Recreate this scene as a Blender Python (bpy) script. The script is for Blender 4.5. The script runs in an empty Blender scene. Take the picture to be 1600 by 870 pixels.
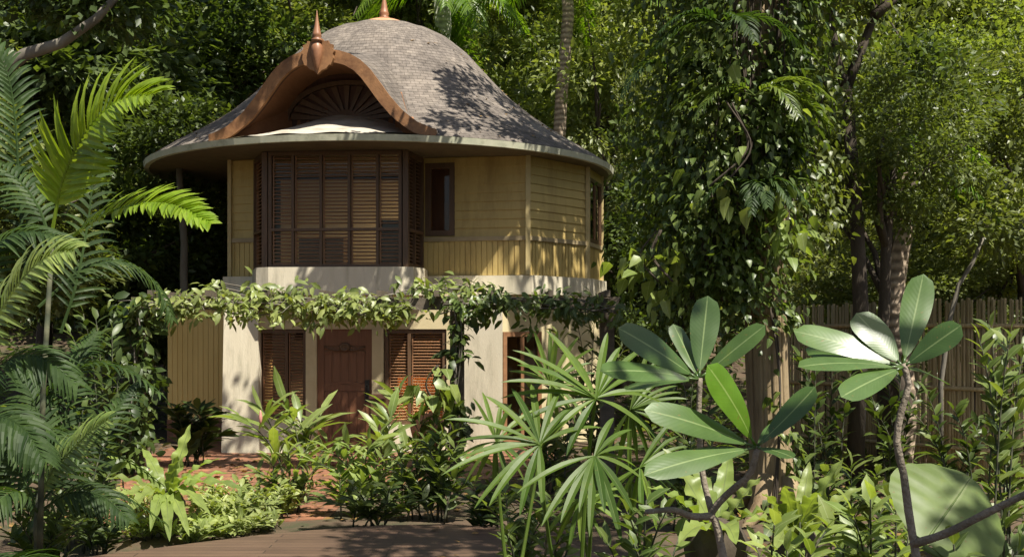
import bpy, math, random
import numpy as np
from mathutils import Vector
from math import sin, cos, pi, radians

# ------------------------------------------------------------------ camera, sky, sun, exposure
scene = bpy.context.scene
COL = scene.collection
CAM_H = 2.3
FPX = 1750.0
cam_d = bpy.data.cameras.new('camera')
cam = bpy.data.objects.new('camera', cam_d)
COL.objects.link(cam)
cam.location = (0, 0, CAM_H)
cam.rotation_euler = (radians(90), 0, 0)
cam_d.sensor_width = 36
cam_d.lens = 36 * FPX / 1600
cam_d.shift_y = 75 / 1600
cam_d.clip_start = 0.05
cam_d.clip_end = 400
scene.camera = cam

SUN_EL = radians(60)
SUN_AZ = radians(138)          # clockwise from +Y
S = Vector((sin(SUN_AZ) * cos(SUN_EL), cos(SUN_AZ) * cos(SUN_EL), sin(SUN_EL)))
world = bpy.data.worlds.new('World')
scene.world = world
world.use_nodes = True
wn = world.node_tree
sky = wn.nodes.new('ShaderNodeTexSky')
sky.sky_type = 'NISHITA'
sky.sun_disc = False
sky.sun_elevation = SUN_EL
sky.sun_rotation = SUN_AZ
sky.dust_density = 2.0
bg = wn.nodes['Background']
wn.links.new(sky.outputs[0], bg.inputs[0])
bg.inputs[1].default_value = 0.062
sun_d = bpy.data.lights.new('sun', 'SUN')
sun_d.energy = 5.0
sun_d.angle = radians(0.5)
sun_d.color = (1.0, 0.95, 0.84)
sun = bpy.data.objects.new('sun', sun_d)
COL.objects.link(sun)
sun.rotation_euler = S.to_track_quat('Z', 'Y').to_euler()
vs = scene.view_settings
vs.view_transform = 'Standard'
vs.look = 'None'
vs.exposure = 1.08
vs.gamma = 1.0
scene.cycles.max_bounces = 7
scene.cycles.diffuse_bounces = 4
scene.cycles.glossy_bounces = 2
scene.cycles.transmission_bounces = 5
scene.cycles.transparent_max_bounces = 8
scene.cycles.sample_clamp_indirect = 4.0

# ------------------------------------------------------------------ helpers
def P(px, py, Y):
    return Vector(((px - 800) / FPX * Y, Y, CAM_H - (py - 510) / FPX * Y))

def tag(o, label, cat, group=None):
    o['label'] = label
    o['category'] = cat
    if group:
        o['group'] = group
    return o

def kind(o, k):
    o['kind'] = k
    return o

def empty(name, loc, label, cat, group=None, parent=None):
    o = bpy.data.objects.new(name, None)
    COL.objects.link(o)
    o.location = loc
    o.empty_display_size = 0.1
    return tag(o, label, cat, group)

def link(name, me, mats, parent=None, smooth=True):
    o = bpy.data.objects.new(name, me)
    if not isinstance(mats, (list, tuple)):
        mats = [mats]
    if len(me.materials) == 0:
        for m in mats:
            me.materials.append(m)
    COL.objects.link(o)
    if parent is not None:
        o.parent = parent
        # geometry is written in world space: keep it there
        loc = Vector((0, 0, 0))
        p = parent
        while p is not None:
            loc += Vector(p.location)
            p = p.parent
        o.location = -loc
    if smooth:
        me.polygons.foreach_set('use_smooth', np.ones(len(me.polygons), dtype=bool))
    return o

class G:
    """collects geometry, builds one mesh"""
    def __init__(s):
        s.v = []; s.f = []; s.uv = []; s.mi = []; s.m = 0
    def vert(s, p, uv=(0, 0)):
        s.v.append((p[0], p[1], p[2])); s.uv.append(uv)
        return len(s.v) - 1
    def face(s, idx):
        s.f.append(tuple(idx)); s.mi.append(s.m)
    def hexa(s, c):
        """eight corners: bottom four then top four, counter-clockwise"""
        i = [s.vert(p) for p in c]
        for q in ((3, 2, 1, 0), (4, 5, 6, 7), (0, 1, 5, 4), (1, 2, 6, 5), (2, 3, 7, 6), (3, 0, 4, 7)):
            s.face([i[k] for k in q])
    def box(s, x0, x1, y0, y1, z0, z1):
        s.hexa([(x0, y0, z0), (x1, y0, z0), (x1, y1, z0), (x0, y1, z0), (x0, y0, z1), (x1, y0, z1), (x1, y1, z1), (x0, y1, z1)])
    def seg(s, a, b, z0, z1, t0, t1, tilt=0.0):
        """upright slab along plan line a->b; t0..t1 = offsets to the right of a->b (outside); tilt leans the foot outwards"""
        d = Vector((b[0] - a[0], b[1] - a[1], 0)).normalized()
        n = Vector((d.y, -d.x, 0))
        def c(p, t, z):
            return (p[0] + n.x * t, p[1] + n.y * t, z)
        s.hexa([c(a, t1 + tilt, z0), c(b, t1 + tilt, z0), c(b, t0, z0), c(a, t0, z0), c(a, t1, z1), c(b, t1, z1), c(b, t0, z1), c(a, t0, z1)])
    def prism(s, poly, z0, z1):
        n = len(poly)
        lo = [s.vert((p[0], p[1], z0)) for p in poly]
        hi = [s.vert((p[0], p[1], z1)) for p in poly]
        s.face(hi); s.face(lo[::-1])
        for k in range(n):
            s.face((lo[k], lo[(k + 1) % n], hi[(k + 1) % n], hi[k]))
    def tube(s, pts, rad, n=8, cap=True):
        pts = [Vector(p) for p in pts]
        rings = []
        prev = None
        acc = 0.0
        for k, p in enumerate(pts):
            t = (pts[min(k + 1, len(pts) - 1)] - pts[max(k - 1, 0)]).normalized()
            if prev is None:
                a = Vector((1, 0, 0)) if abs(t.x) < 0.8 else Vector((0, 1, 0))
            else:
                a = prev
            a = (a - t * a.dot(t)).normalized()
            prev = a
            b = t.cross(a)
            r = rad[k] if hasattr(rad, '__len__') else rad
            if k:
                acc += (pts[k] - pts[k - 1]).length
            rings.append([s.vert(p + (a * cos(2 * pi * j / n) + b * sin(2 * pi * j / n)) * r, (j / n, acc)) for j in range(n)])
        for k in range(len(rings) - 1):
            for j in range(n):
                s.face((rings[k][j], rings[k][(j + 1) % n], rings[k + 1][(j + 1) % n], rings[k + 1][j]))
        if cap:
            s.face(rings[-1]); s.face(rings[0][::-1])
    def lathe(s, c, prof, n=16, cap=True):
        rings = []
        for r, z in prof:
            rings.append([s.vert((c[0] + r * cos(2 * pi * j / n), c[1] + r * sin(2 * pi * j / n), c[2] + z), (j / n, z)) for j in range(n)])
        for k in range(len(rings) - 1):
            for j in range(n):
                s.face((rings[k][j], rings[k][(j + 1) % n], rings[k + 1][(j + 1) % n], rings[k + 1][j]))
        if cap:
            s.face(rings[-1]); s.face(rings[0][::-1])
    def blade(s, pts, w, up, fold=0.12, nac=2, ruffle=0.0, rfreq=9.0, ph=0.0, curl=0.0):
        """leaf blade along pts; w(t) = half width; up = leaf-face direction"""
        n = len(pts)
        rows = []
        for k in range(n):
            t = k / (n - 1)
            tan = (pts[min(k + 1, n - 1)] - pts[max(k - 1, 0)]).normalized()
            side = tan.cross(up)
            if side.length < 1e-4:
                side = Vector((1, 0, 0))
            side.normalize()
            nn = side.cross(tan)
            hw = w(t)
            row = []
            for j in range(-nac // 2, nac // 2 + 1):
                q = j / (nac / 2)
                lift = fold * abs(q) * hw - curl * q * q * hw
                if ruffle:
                    lift += ruffle * abs(q) * hw * sin(rfreq * t * 2 * pi + ph + (1.3 if q > 0 else 0))
                row.append(s.vert(pts[k] + side * hw * q + nn * lift, (q * .5 + .5, t)))
            rows.append(row)
        for k in range(n - 1):
            for j in range(len(rows[0]) - 1):
                s.face((rows[k][j], rows[k][j + 1], rows[k + 1][j + 1], rows[k + 1][j]))
    def build(s, name, mats, parent=None, smooth=False):
        me = bpy.data.meshes.new(name)
        me.from_pydata(s.v, [], s.f)
        uvl = me.uv_layers.new(name='UVMap')
        li = np.zeros(len(me.loops), dtype=np.int32)
        me.loops.foreach_get('vertex_index', li)
        uvl.data.foreach_set('uv', np.array(s.uv, dtype=np.float32)[li].ravel())
        me.polygons.foreach_set('material_index', np.array(s.mi, dtype=np.int32))
        me.update()
        return link(name, me, mats, parent, smooth)

def bez(a, b, c, n=10):
    out = []
    for k in range(n + 1):
        t = k / n
        out.append(a * (1 - t) ** 2 + b * 2 * t * (1 - t) + c * t * t)
    return out

def smooth(q, n=14):
    """Catmull-Rom through the points"""
    q = [q[0] * 2 - q[1]] + q + [q[-1] * 2 - q[-2]]
    out = []
    m = len(q) - 3
    for k in range(n + 1):
        f = k / n * m; i = min(int(f), m - 1); t = f - i
        a, b, c, d = q[i:i + 4]
        out.append((b * 2 + (c - a) * t + (a * 2 - b * 5 + c * 4 - d) * t * t + (b * 3 - a - c * 3 + d) * t ** 3) * .5)
    return out
def tri_mesh(name, v, t, uv=None, mi=None):
    v = np.asarray(v, dtype=np.float32).reshape(-1, 3)
    t = np.asarray(t, dtype=np.int32).reshape(-1, 3)
    me = bpy.data.meshes.new(name)
    me.vertices.add(len(v)); me.vertices.foreach_set('co', v.ravel())
    me.loops.add(len(t) * 3); me.loops.foreach_set('vertex_index', t.ravel())
    me.polygons.add(len(t))
    me.polygons.foreach_set('loop_start', np.arange(0, len(t) * 3, 3, dtype=np.int32))
    me.polygons.foreach_set('loop_total', np.full(len(t), 3, dtype=np.int32))
    if mi is not None:
        me.polygons.foreach_set('material_index', np.asarray(mi, dtype=np.int32))
    if uv is not None:
        l = me.uv_layers.new(name='UVMap')
        l.data.foreach_set('uv', np.asarray(uv, dtype=np.float32)[t.ravel()].ravel())
    me.update()
    me.validate()
    return me

def unit(a):
    return a / np.maximum(np.linalg.norm(a, axis=1, keepdims=True), 1e-6)

def leaves4(p, d, n, L, W, fold=0.25):
    """small leaves, four corners each"""
    d = unit(d)
    s = unit(np.cross(d, n)); n = np.cross(s, d)
    L = L[:, None]; W = W[:, None]
    v = np.stack([p, p + d * L * .45 + s * W * .5 + n * fold * W * .5, p + d * L, p + d * L * .45 - s * W * .5 + n * fold * W * .5], 1)
    k = np.arange(len(p), dtype=np.int64)[:, None] * 4
    t = np.concatenate([k + [0, 1, 2], k + [0, 2, 3]], 1).reshape(-1, 3)
    return v.reshape(-1, 3), t

LEAF8 = np.array([[0, 1, 4], [1, 2, 5], [1, 5, 4], [2, 3, 5], [0, 6, 1], [1, 6, 7], [1, 7, 2], [2, 7, 3]])
UV8 = np.array([[.5, 0], [.5, .33], [.5, .7], [.5, 1], [0, .33], [0, .7], [1, .33], [1, .7]], dtype=np.float32)
def leaves8(p, d, n, L, W, fold=0.2, droop=0.25, heart=False):
    """larger leaves with a midrib and a droop"""
    d = unit(d)
    s = unit(np.cross(d, n)); n = np.cross(s, d)
    L = L[:, None]; W = W[:, None]
    a, b = (.2, .6) if heart else (.3, .68)
    wa, wb = (1.0, .72) if heart else (.85, .8)
    m1 = p + d * L * a; m2 = p + d * L * b - n * droop * L * .3; tip = p + d * L * .97 - n * droop * L * .75
    q = s * W * .5; f = n * fold * W * .5
    v = np.stack([p, m1, m2, tip, m1 + q * wa + f, m2 + q * wb + f, m1 - q * wa + f, m2 - q * wb + f], 1)
    k = np.arange(len(p), dtype=np.int64)[:, None, None] * 8
    t = (k + LEAF8[None]).reshape(-1, 3)
    return v.reshape(-1, 3), t, np.tile(UV8, (len(p), 1))

# ------------------------------------------------------------------ materials
def mat(name):
    m = bpy.data.materials.new(name)
    m.use_nodes = True
    nt = m.node_tree
    for n in list(nt.nodes):
        nt.nodes.remove(n)
    out = nt.nodes.new('ShaderNodeOutputMaterial')
    return m, nt, out

def nd(nt, t, **kw):
    n = nt.nodes.new(t)
    for k, v in kw.items():
        if k.startswith('i_'):
            key = k[2:]
            key = int(key) if key.isdigit() else key.replace('_', ' ')
            n.inputs[key].default_value = v
        else:
            setattr(n, k, v)
    return n

def mixc(nt, fac, a, b, mode='MIX'):
    n = nt.nodes.new('ShaderNodeMix')
    n.data_type = 'RGBA'
    n.blend_type = mode
    for sock, val in ((n.inputs[0], fac), (n.inputs[6], a), (n.inputs[7], b)):
        if isinstance(val, (int, float)):
            sock.default_value = val
        elif isinstance(val, tuple):
            sock.default_value = (*val[:3], 1)
        else:
            nt.links.new(val, sock)
    return n.outputs[2]

def ramp(nt, inp, stops):
    r = nt.nodes.new('ShaderNodeValToRGB')
    e = r.color_ramp.elements
    while len(e) < len(stops):
        e.new(0.5)
    for k, (p, c) in enumerate(stops):
        e[k].position = p
        e[k].color = (*c, 1) if isinstance(c, tuple) else (c, c, c, 1)
    nt.links.new(inp, r.inputs[0])
    return r.outputs[0]

def leaf_mat(name, c1, c2, trans=0.35, rough=0.45, vein=None, veins=0, spec=0.4, tcol=None):
    """c1..c2: range of leaf colours; vein: midrib colour"""
    m, nt, out = mat(name)
    geo = nd(nt, 'ShaderNodeNewGeometry')
    oi = nd(nt, 'ShaderNodeObjectInfo')
    tc = nd(nt, 'ShaderNodeTexCoord')
    nz = nd(nt, 'ShaderNodeTexNoise', i_Scale=1.3, i_Detail=3.0)
    nt.links.new(tc.outputs['Object'], nz.inputs['Vector'])
    col = mixc(nt, geo.outputs['Random Per Island'], c1, c2)
    f = ramp(nt, nz.outputs[0], [(0.35, (0.75, 0.75, 0.75)), (0.65, (1.2, 1.2, 1.05))])
    col = mixc(nt, 1.0, col, f, 'MULTIPLY')
    fr = ramp(nt, oi.outputs['Random'], [(0.0, (0.85, 0.9, 0.8)), (1.0, (1.15, 1.1, 1.1))])
    col = mixc(nt, 1.0, col, fr, 'MULTIPLY')
    bump = None
    if vein is not None:
        sep = nd(nt, 'ShaderNodeSeparateXYZ')
        nt.links.new(tc.outputs['UV'], sep.inputs[0])
        a = nd(nt, 'ShaderNodeMath', operation='SUBTRACT', i_1=0.5); nt.links.new(sep.outputs[0], a.inputs[0])
        ab = nd(nt, 'ShaderNodeMath', operation='ABSOLUTE'); nt.links.new(a.outputs[0], ab.inputs[0])
        mid = ramp(nt, ab.outputs[0], [(0.0, 1.0), (0.012, 0.9), (0.038, 0.0)])
        col = mixc(nt, mid, col, vein)
        if veins:
            # side veins run forward from the midrib
            y = nd(nt, 'ShaderNodeMath', operation='MULTIPLY_ADD', i_1=-0.35)
            nt.links.new(ab.outputs[0], y.inputs[0]); nt.links.new(sep.outputs[1], y.inputs[2])
            ys = nd(nt, 'ShaderNodeMath', operation='MULTIPLY', i_1=float(veins) * 2 * pi); nt.links.new(y.outputs[0], ys.inputs[0])
            sn = nd(nt, 'ShaderNodeMath', operation='SINE'); nt.links.new(ys.outputs[0], sn.inputs[0])
            vr = ramp(nt, sn.outputs[0], [(0.0, 0.0), (0.8, 0.0), (1.0, 0.07)])
            col = mixc(nt, vr, col, vein)
            bump = nd(nt, 'ShaderNodeBump', i_Strength=0.03, i_Distance=0.002)
            nt.links.new(sn.outputs[0], bump.inputs['Height'])
        # blotches
        n2 = nd(nt, 'ShaderNodeTexNoise', i_Scale=14.0, i_Detail=5.0)
        nt.links.new(tc.outputs['Object'], n2.inputs['Vector'])
        bl = ramp(nt, n2.outputs[0], [(0.3, (0.82, 0.84, 0.75)), (0.62, (1.0, 1.0, 1.0)), (0.8, (1.2, 1.1, 0.8))])
        col = mixc(nt, 1.0, col, bl, 'MULTIPLY')
        n3 = nd(nt, 'ShaderNodeTexNoise', i_Scale=55.0, i_Detail=2.0)
        nt.links.new(tc.outputs['Object'], n3.inputs['Vector'])
        col = mixc(nt, ramp(nt, n3.outputs[0], [(0.69, 0.0), (0.75, 0.7)]), col, (.16, .11, .03))
    pr = nd(nt, 'ShaderNodeBsdfPrincipled', i_Roughness=rough)
    pr.inputs['Specular IOR Level'].default_value = spec
    nt.links.new(col, pr.inputs['Base Color'])
    tr = nd(nt, 'ShaderNodeBsdfTranslucent')
    tcl = mixc(nt, 1.0, col, tcol or (1.55, 1.6, 0.5), 'MULTIPLY')
    nt.links.new(tcl, tr.inputs[0])
    if bump:
        nt.links.new(bump.outputs[0], pr.inputs['Normal'])
    mx = nd(nt, 'ShaderNodeMixShader', i_0=trans)
    nt.links.new(pr.outputs[0], mx.inputs[1]); nt.links.new(tr.outputs[0], mx.inputs[2])
    nt.links.new(mx.outputs[0], out.inputs[0])
    return m

def plain(name, c1, c2, scale=3.0, rough=0.7, bump=0.0, bscale=30.0, stretch=(1, 1, 1), detail=6.0, stain=None, stain_scale=0.8, spec=0.35, blotch=0.55):
    """two-tone noisy surface with optional stains and bump"""
    m, nt, out = mat(name)
    tc = nd(nt, 'ShaderNodeTexCoord')
    mp = nd(nt, 'ShaderNodeMapping'); mp.inputs['Scale'].default_value = stretch
    nt.links.new(tc.outputs['Object'], mp.inputs[0])
    nz = nd(nt, 'ShaderNodeTexNoise', i_Scale=scale, i_Detail=detail, i_Roughness=0.65)
    nt.links.new(mp.outputs[0], nz.inputs['Vector'])
    col = mixc(nt, ramp(nt, nz.outputs[0], [(0.3, 0.0), (0.7, 1.0)]), c1, c2)
    if stain:
        n2 = nd(nt, 'ShaderNodeTexNoise', i_Scale=stain_scale, i_Detail=8.0, i_Roughness=0.7)
        nt.links.new(mp.outputs[0], n2.inputs['Vector'])
        col = mixc(nt, ramp(nt, n2.outputs[0], [(blotch - 0.08, 0.0), (blotch + 0.12, 0.85)]), col, stain)
    pr = nd(nt, 'ShaderNodeBsdfPrincipled', i_Roughness=rough)
    pr.inputs['Specular IOR Level'].default_value = spec
    nt.links.new(col, pr.inputs['Base Color'])
    if bump:
        n3 = nd(nt, 'ShaderNodeTexNoise', i_Scale=bscale, i_Detail=5.0)
        nt.links.new(mp.outputs[0], n3.inputs['Vector'])
        b = nd(nt, 'ShaderNodeBump', i_Strength=bump, i_Distance=0.02)
        nt.links.new(n3.outputs[0], b.inputs['Height'])
        nt.links.new(b.outputs[0], pr.inputs['Normal'])
    nt.links.new(pr.outputs[0], out.inputs[0])
    return m

def shingle_mat():
    m, nt, out = mat('shingles')
    tc = nd(nt, 'ShaderNodeTexCoord')
    br = nd(nt, 'ShaderNodeTexBrick', i_Scale=1.0)
    br.inputs['Brick Width'].default_value = 0.15
    br.inputs['Row Height'].default_value = 0.098
    br.inputs['Mortar Size'].default_value = 0.005
    br.inputs['Mortar Smooth'].default_value = 0.3
    br.inputs['Bias'].default_value = 0.0
    br.inputs['Color1'].default_value = (0.165, 0.143, 0.125, 1)
    br.inputs['Color2'].default_value = (0.12, 0.103, 0.09, 1)
    br.inputs['Mortar'].default_value = (0.075, 0.064, 0.055, 1)
    nt.links.new(tc.outputs['UV'], br.inputs['Vector'])
    nz = nd(nt, 'ShaderNodeTexNoise', i_Scale=0.9, i_Detail=8.0, i_Roughness=0.7)
    nt.links.new(tc.outputs['Object'], nz.inputs['Vector'])
    f = ramp(nt, nz.outputs[0], [(0.3, (0.42, 0.40, 0.38)), (0.46, (0.9, 0.88, 0.86)), (0.7, (1.4, 1.36, 1.28))])
    col = mixc(nt, 1.0, br.outputs[0], f, 'MULTIPLY')
    n2 = nd(nt, 'ShaderNodeTexNoise', i_Scale=9.0, i_Detail=6.0)
    nt.links.new(tc.outputs['Object'], n2.inputs['Vector'])
    col = mixc(nt, 1.0, col, ramp(nt, n2.outputs[0], [(0.3, (0.7, 0.7, 0.7)), (0.7, (1.25, 1.25, 1.25))]), 'MULTIPLY')
    # saw-tooth height: each course laps the one below
    sep = nd(nt, 'ShaderNodeSeparateXYZ'); nt.links.new(tc.outputs['UV'], sep.inputs[0])
    dv = nd(nt, 'ShaderNodeMath', operation='DIVIDE', i_1=0.098); nt.links.new(sep.outputs[1], dv.inputs[0])
    fr = nd(nt, 'ShaderNodeMath', operation='FRACT'); nt.links.new(dv.outputs[0], fr.inputs[0])
    iv = nd(nt, 'ShaderNodeMath', operation='SUBTRACT', i_0=1.0); nt.links.new(fr.outputs[0], iv.inputs[1])
    mu = nd(nt, 'ShaderNodeMath', operation='MULTIPLY_ADD', i_1=-0.6); nt.links.new(br.outputs['Fac'], mu.inputs[0]); nt.links.new(iv.outputs[0], mu.inputs[2])
    b = nd(nt, 'ShaderNodeBump', i_Strength=0.8, i_Distance=0.02)
    nt.links.new(mu.outputs[0], b.inputs['Height'])
    pr = nd(nt, 'ShaderNodeBsdfPrincipled', i_Roughness=0.85)
    pr.inputs['Specular IOR Level'].default_value = 0.25
    nt.links.new(col, pr.inputs['Base Color']); nt.links.new(b.outputs[0], pr.inputs['Normal'])
    nt.links.new(pr.outputs[0], out.inputs[0])
    return m

def glass_mat():
    m, nt, out = mat('window_glass')
    lw = nd(nt, 'ShaderNodeFresnel', i_IOR=1.33)
    t = nd(nt, 'ShaderNodeBsdfTransparent'); t.inputs[0].default_value = (0.85, 0.88, 0.86, 1)
    g = nd(nt, 'ShaderNodeBsdfGlossy', i_Roughness=0.02)
    mx = nd(nt, 'ShaderNodeMixShader')
    nt.links.new(lw.outputs[0], mx.inputs[0]); nt.links.new(t.outputs[0], mx.inputs[1]); nt.links.new(g.outputs[0], mx.inputs[2])
    nt.links.new(mx.outputs[0], out.inputs[0])
    return m

def deck_mat():
    m, nt, out = mat('deck_boards')
    tc = nd(nt, 'ShaderNodeTexCoord')
    br = nd(nt, 'ShaderNodeTexBrick', i_Scale=1.0)
    br.inputs['Brick Width'].default_value = 2.4
    br.inputs['Row Height'].default_value = 0.14
    br.inputs['Mortar Size'].default_value = 0.006
    br.inputs['Color1'].default_value = (0.105, 0.066, 0.043, 1)
    br.inputs['Color2'].default_value = (0.078, 0.048, 0.031, 1)
    br.inputs['Mortar'].default_value = (0.03, 0.02, 0.015, 1)
    nt.links.new(tc.outputs['Object'], br.inputs['Vector'])
    mp = nd(nt, 'ShaderNodeMapping'); mp.inputs['Scale'].default_value = (1.0, 14.0, 1.0)
    nt.links.new(tc.outputs['Object'], mp.inputs[0])
    nz = nd(nt, 'ShaderNodeTexNoise', i_Scale=2.5, i_Detail=8.0, i_Roughness=0.7); nt.links.new(mp.outputs[0], nz.inputs['Vector'])
    col = mixc(nt, 1.0, br.outputs[0], ramp(nt, nz.outputs[0], [(0.25, (0.6, 0.6, 0.6)), (0.75, (1.4, 1.35, 1.3))]), 'MULTIPLY')
    pr = nd(nt, 'ShaderNodeBsdfPrincipled', i_Roughness=0.55)
    b = nd(nt, 'ShaderNodeBump', i_Strength=0.5, i_Distance=0.01)
    inv = nd(nt, 'ShaderNodeMath', operation='MULTIPLY_ADD', i_1=-1.0); nt.links.new(br.outputs['Fac'], inv.inputs[0]); nt.links.new(nz.outputs[0], inv.inputs[2])
    nt.links.new(inv.outputs[0], b.inputs['Height'])
    nt.links.new(col, pr.inputs['Base Color']); nt.links.new(b.outputs[0], pr.inputs['Normal'])
    nt.links.new(pr.outputs[0], out.inputs[0])
    return m

def paving_mat():
    m, nt, out = mat('terracotta_paving')
    tc = nd(nt, 'ShaderNodeTexCoord')
    br = nd(nt, 'ShaderNodeTexBrick', i_Scale=1.0)
    br.inputs['Brick Width'].default_value = 0.3
    br.inputs['Row Height'].default_value = 0.3
    br.inputs['Mortar Size'].default_value = 0.008
    br.inputs['Color1'].default_value = (0.24, 0.105, 0.055, 1)
    br.inputs['Color2'].default_value = (0.16, 0.072, 0.04, 1)
    br.inputs['Mortar'].default_value = (0.12, 0.075, 0.05, 1)
    nt.links.new(tc.outputs['Object'], br.inputs['Vector'])
    nz = nd(nt, 'ShaderNodeTexNoise', i_Scale=5.0, i_Detail=8.0); nt.links.new(tc.outputs['Object'], nz.inputs['Vector'])
    col = mixc(nt, 1.0, br.outputs[0], ramp(nt, nz.outputs[0], [(0.3, (0.6, 0.6, 0.6)), (0.7, (1.3, 1.25, 1.2))]), 'MULTIPLY')
    pr = nd(nt, 'ShaderNodeBsdfPrincipled', i_Roughness=0.7)
    nt.links.new(col, pr.inputs['Base Color']); nt.links.new(pr.outputs[0], out.inputs[0])
    return m

def emit_mat(name, c, s):
    m, nt, out = mat(name)
    e = nd(nt, 'ShaderNodeEmission', i_Strength=s); e.inputs[0].default_value = (*c, 1)
    nt.links.new(e.outputs[0], out.inputs[0])
    return m

def ringed_bark(name, c1, c2, period):
    m, nt, out = mat(name)
    tc = nd(nt, 'ShaderNodeTexCoord')
    wv = nd(nt, 'ShaderNodeTexWave', bands_direction='Z', i_Scale=period, i_Distortion=2.5, i_Detail=4.0)
    wv.inputs['Detail Scale'].default_value = 3.0
    nt.links.new(tc.outputs['Object'], wv.inputs['Vector'])
    nz = nd(nt, 'ShaderNodeTexNoise', i_Scale=6.0, i_Detail=8.0, i_Roughness=0.7); nt.links.new(tc.outputs['Object'], nz.inputs['Vector'])
    col = mixc(nt, wv.outputs[0], c1, c2)
    col = mixc(nt, 1.0, col, ramp(nt, nz.outputs[0], [(0.3, (0.6, 0.6, 0.6)), (0.7, (1.3, 1.3, 1.3))]), 'MULTIPLY')
    pr = nd(nt, 'ShaderNodeBsdfPrincipled', i_Roughness=0.85)
    b = nd(nt, 'ShaderNodeBump', i_Strength=0.6, i_Distance=0.02); nt.links.new(wv.outputs[0], b.inputs['Height'])
    nt.links.new(col, pr.inputs['Base Color']); nt.links.new(b.outputs[0], pr.inputs['Normal'])
    nt.links.new(pr.outputs[0], out.inputs[0])
    return m

M = {}
M['shingle'] = shingle_mat()
M['glass'] = glass_mat()
M['deck'] = deck_mat()
M['paving'] = paving_mat()
M['skirt'] = plain('sunlit_shingles', (0.33, 0.295, 0.235), (0.44, 0.395, 0.32), 5.0, 0.85, .5, 22, stretch=(1, 1, 5), stain=(.16, .13, .10), stain_scale=1.3, blotch=.57)  # paler copy of the roof shingles, sunlight put into the colour
M['soil'] = plain('soil', (0.05, 0.033, 0.02), (0.10, 0.066, 0.04), 2.0, 0.95, 0.8, 25, stain=(0.03, 0.04, 0.015), stain_scale=1.5)
M['hill'] = plain('hill_earth', (0.02, 0.03, 0.012), (0.045, 0.05, 0.02), 1.0, 0.95, 0.5, 8)
M['fascia'] = plain('fascia_paint', (0.40, 0.40, 0.29), (0.52, 0.50, 0.37), 5.0, 0.6, stain=(0.16, 0.16, 0.1), stain_scale=2.2, blotch=.6)
M['soffit'] = plain('soffit_boards', (0.10, 0.075, 0.045), (0.16, 0.12, 0.07), 4.0, 0.7)
M['barge'] = plain('carved_wood_paint', (0.20, 0.098, 0.042), (0.29, 0.145, 0.062), 6.0, 0.55, 0.2, 40, stretch=(1, 1, 1), stain=(0.10, 0.042, 0.018), stain_scale=2.6, blotch=.55)
M['hood'] = plain('brown_hood_boards', (0.22, 0.10, 0.045), (0.30, 0.14, 0.065), 3.0, 0.6, stretch=(4, 1, 4))  # lighter brown: light bounced off the skirt is put into the colour
M['spire'] = plain('finial_wood', (0.20, 0.085, 0.04), (0.30, 0.14, 0.07), 9.0, 0.45, spec=.5)
M['cap'] = plain('terracotta_cap', (0.45, 0.22, 0.11), (0.55, 0.30, 0.17), 5.0, 0.7, stain=(.25, .13, .08))
M['darkred'] = plain('dark_red_wood', (0.050, 0.022, 0.014), (0.085, 0.036, 0.022), 5.0, 0.6, stretch=(4, 4, .6))
M['yellow'] = plain('yellow_boards', (0.43, 0.315, 0.11), (0.50, 0.37, 0.14), 1.6, 0.6, 0.15, 30, stretch=(2, 2, .4), stain=(0.30, 0.205, 0.07), stain_scale=1.1, blotch=.58)
M['yellow_lit'] = plain('lit_yellow_boards', (0.58, 0.41, 0.14), (0.66, 0.48, 0.18), 2.0, 0.6, 0.1, 30, stretch=(2, 2, .4), stain=(.45, .32, .12), stain_scale=1.0, blotch=.6)  # brighter copy of the yellow boards, indirect light put into the colour
M['trimy'] = plain('pale_yellow_trim', (0.36, 0.28, 0.12), (0.44, 0.35, 0.17), 4.0, 0.6)
M['rail'] = plain('drab_rail_paint', (0.26, 0.20, 0.11), (0.36, 0.28, 0.16), 4.0, 0.6)
M['stucco'] = plain('cream_render', (0.52, 0.46, 0.34), (0.60, 0.54, 0.41), 2.0, 0.85, 0.25, 60, stretch=(2.2, 2.2, .35), stain=(0.31, 0.28, 0.20), stain_scale=1.6, blotch=.57)
M['beige'] = plain('beige_paint', (0.46, 0.38, 0.22), (0.53, 0.45, 0.27), 2.0, 0.75, stain=(0.40, 0.32, 0.18), stain_scale=1.3, blotch=.62)
M['wood'] = plain('dark_brown_wood', (0.075, 0.042, 0.022), (0.12, 0.068, 0.036), 4.0, 0.5, stretch=(6, 6, .8))
M['slat'] = plain('brown_slats', (0.17, 0.085, 0.042), (0.26, 0.135, 0.068), 3.0, 0.45, stretch=(.8, 3, 3))
M['door'] = plain('teak_door', (0.13, 0.055, 0.028), (0.20, 0.09, 0.046), 3.0, 0.42, 0.15, 20, stretch=(12, 12, .7))
M['iron'] = plain('dark_iron', (0.012, 0.011, 0.010), (0.025, 0.022, 0.02), 8.0, 0.4)
M['interior'] = plain('interior_plaster', (0.50, 0.40, 0.26), (0.56, 0.46, 0.31), 1.0, 0.8)
M['redcloth'] = plain('red_orange_cloth', (0.45, 0.10, 0.02), (0.60, 0.28, 0.06), 7.0, 0.8)
M['added_glow_bright'] = emit_mat('added_warm_glow_bright', (1.0, 0.74, 0.46), 300.0)  # glow of the lamp added upstairs
M['added_glow'] = emit_mat('added_warm_glow', (1.0, 0.58, 0.24), 450.0)
M['pergola'] = plain('weathered_timber', (0.07, 0.055, 0.038), (0.14, 0.11, 0.08), 3.0, 0.8, 0.4, 30, stretch=(1, 4, 4))
M['bark_pale'] = plain('pale_bark', (0.20, 0.145, 0.08), (0.34, 0.26, 0.15), 5.0, 0.85, 0.7, 14, stretch=(1.5, 1.5, .35), stain=(0.13, 0.085, 0.045), stain_scale=2.5, blotch=.52)
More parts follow.
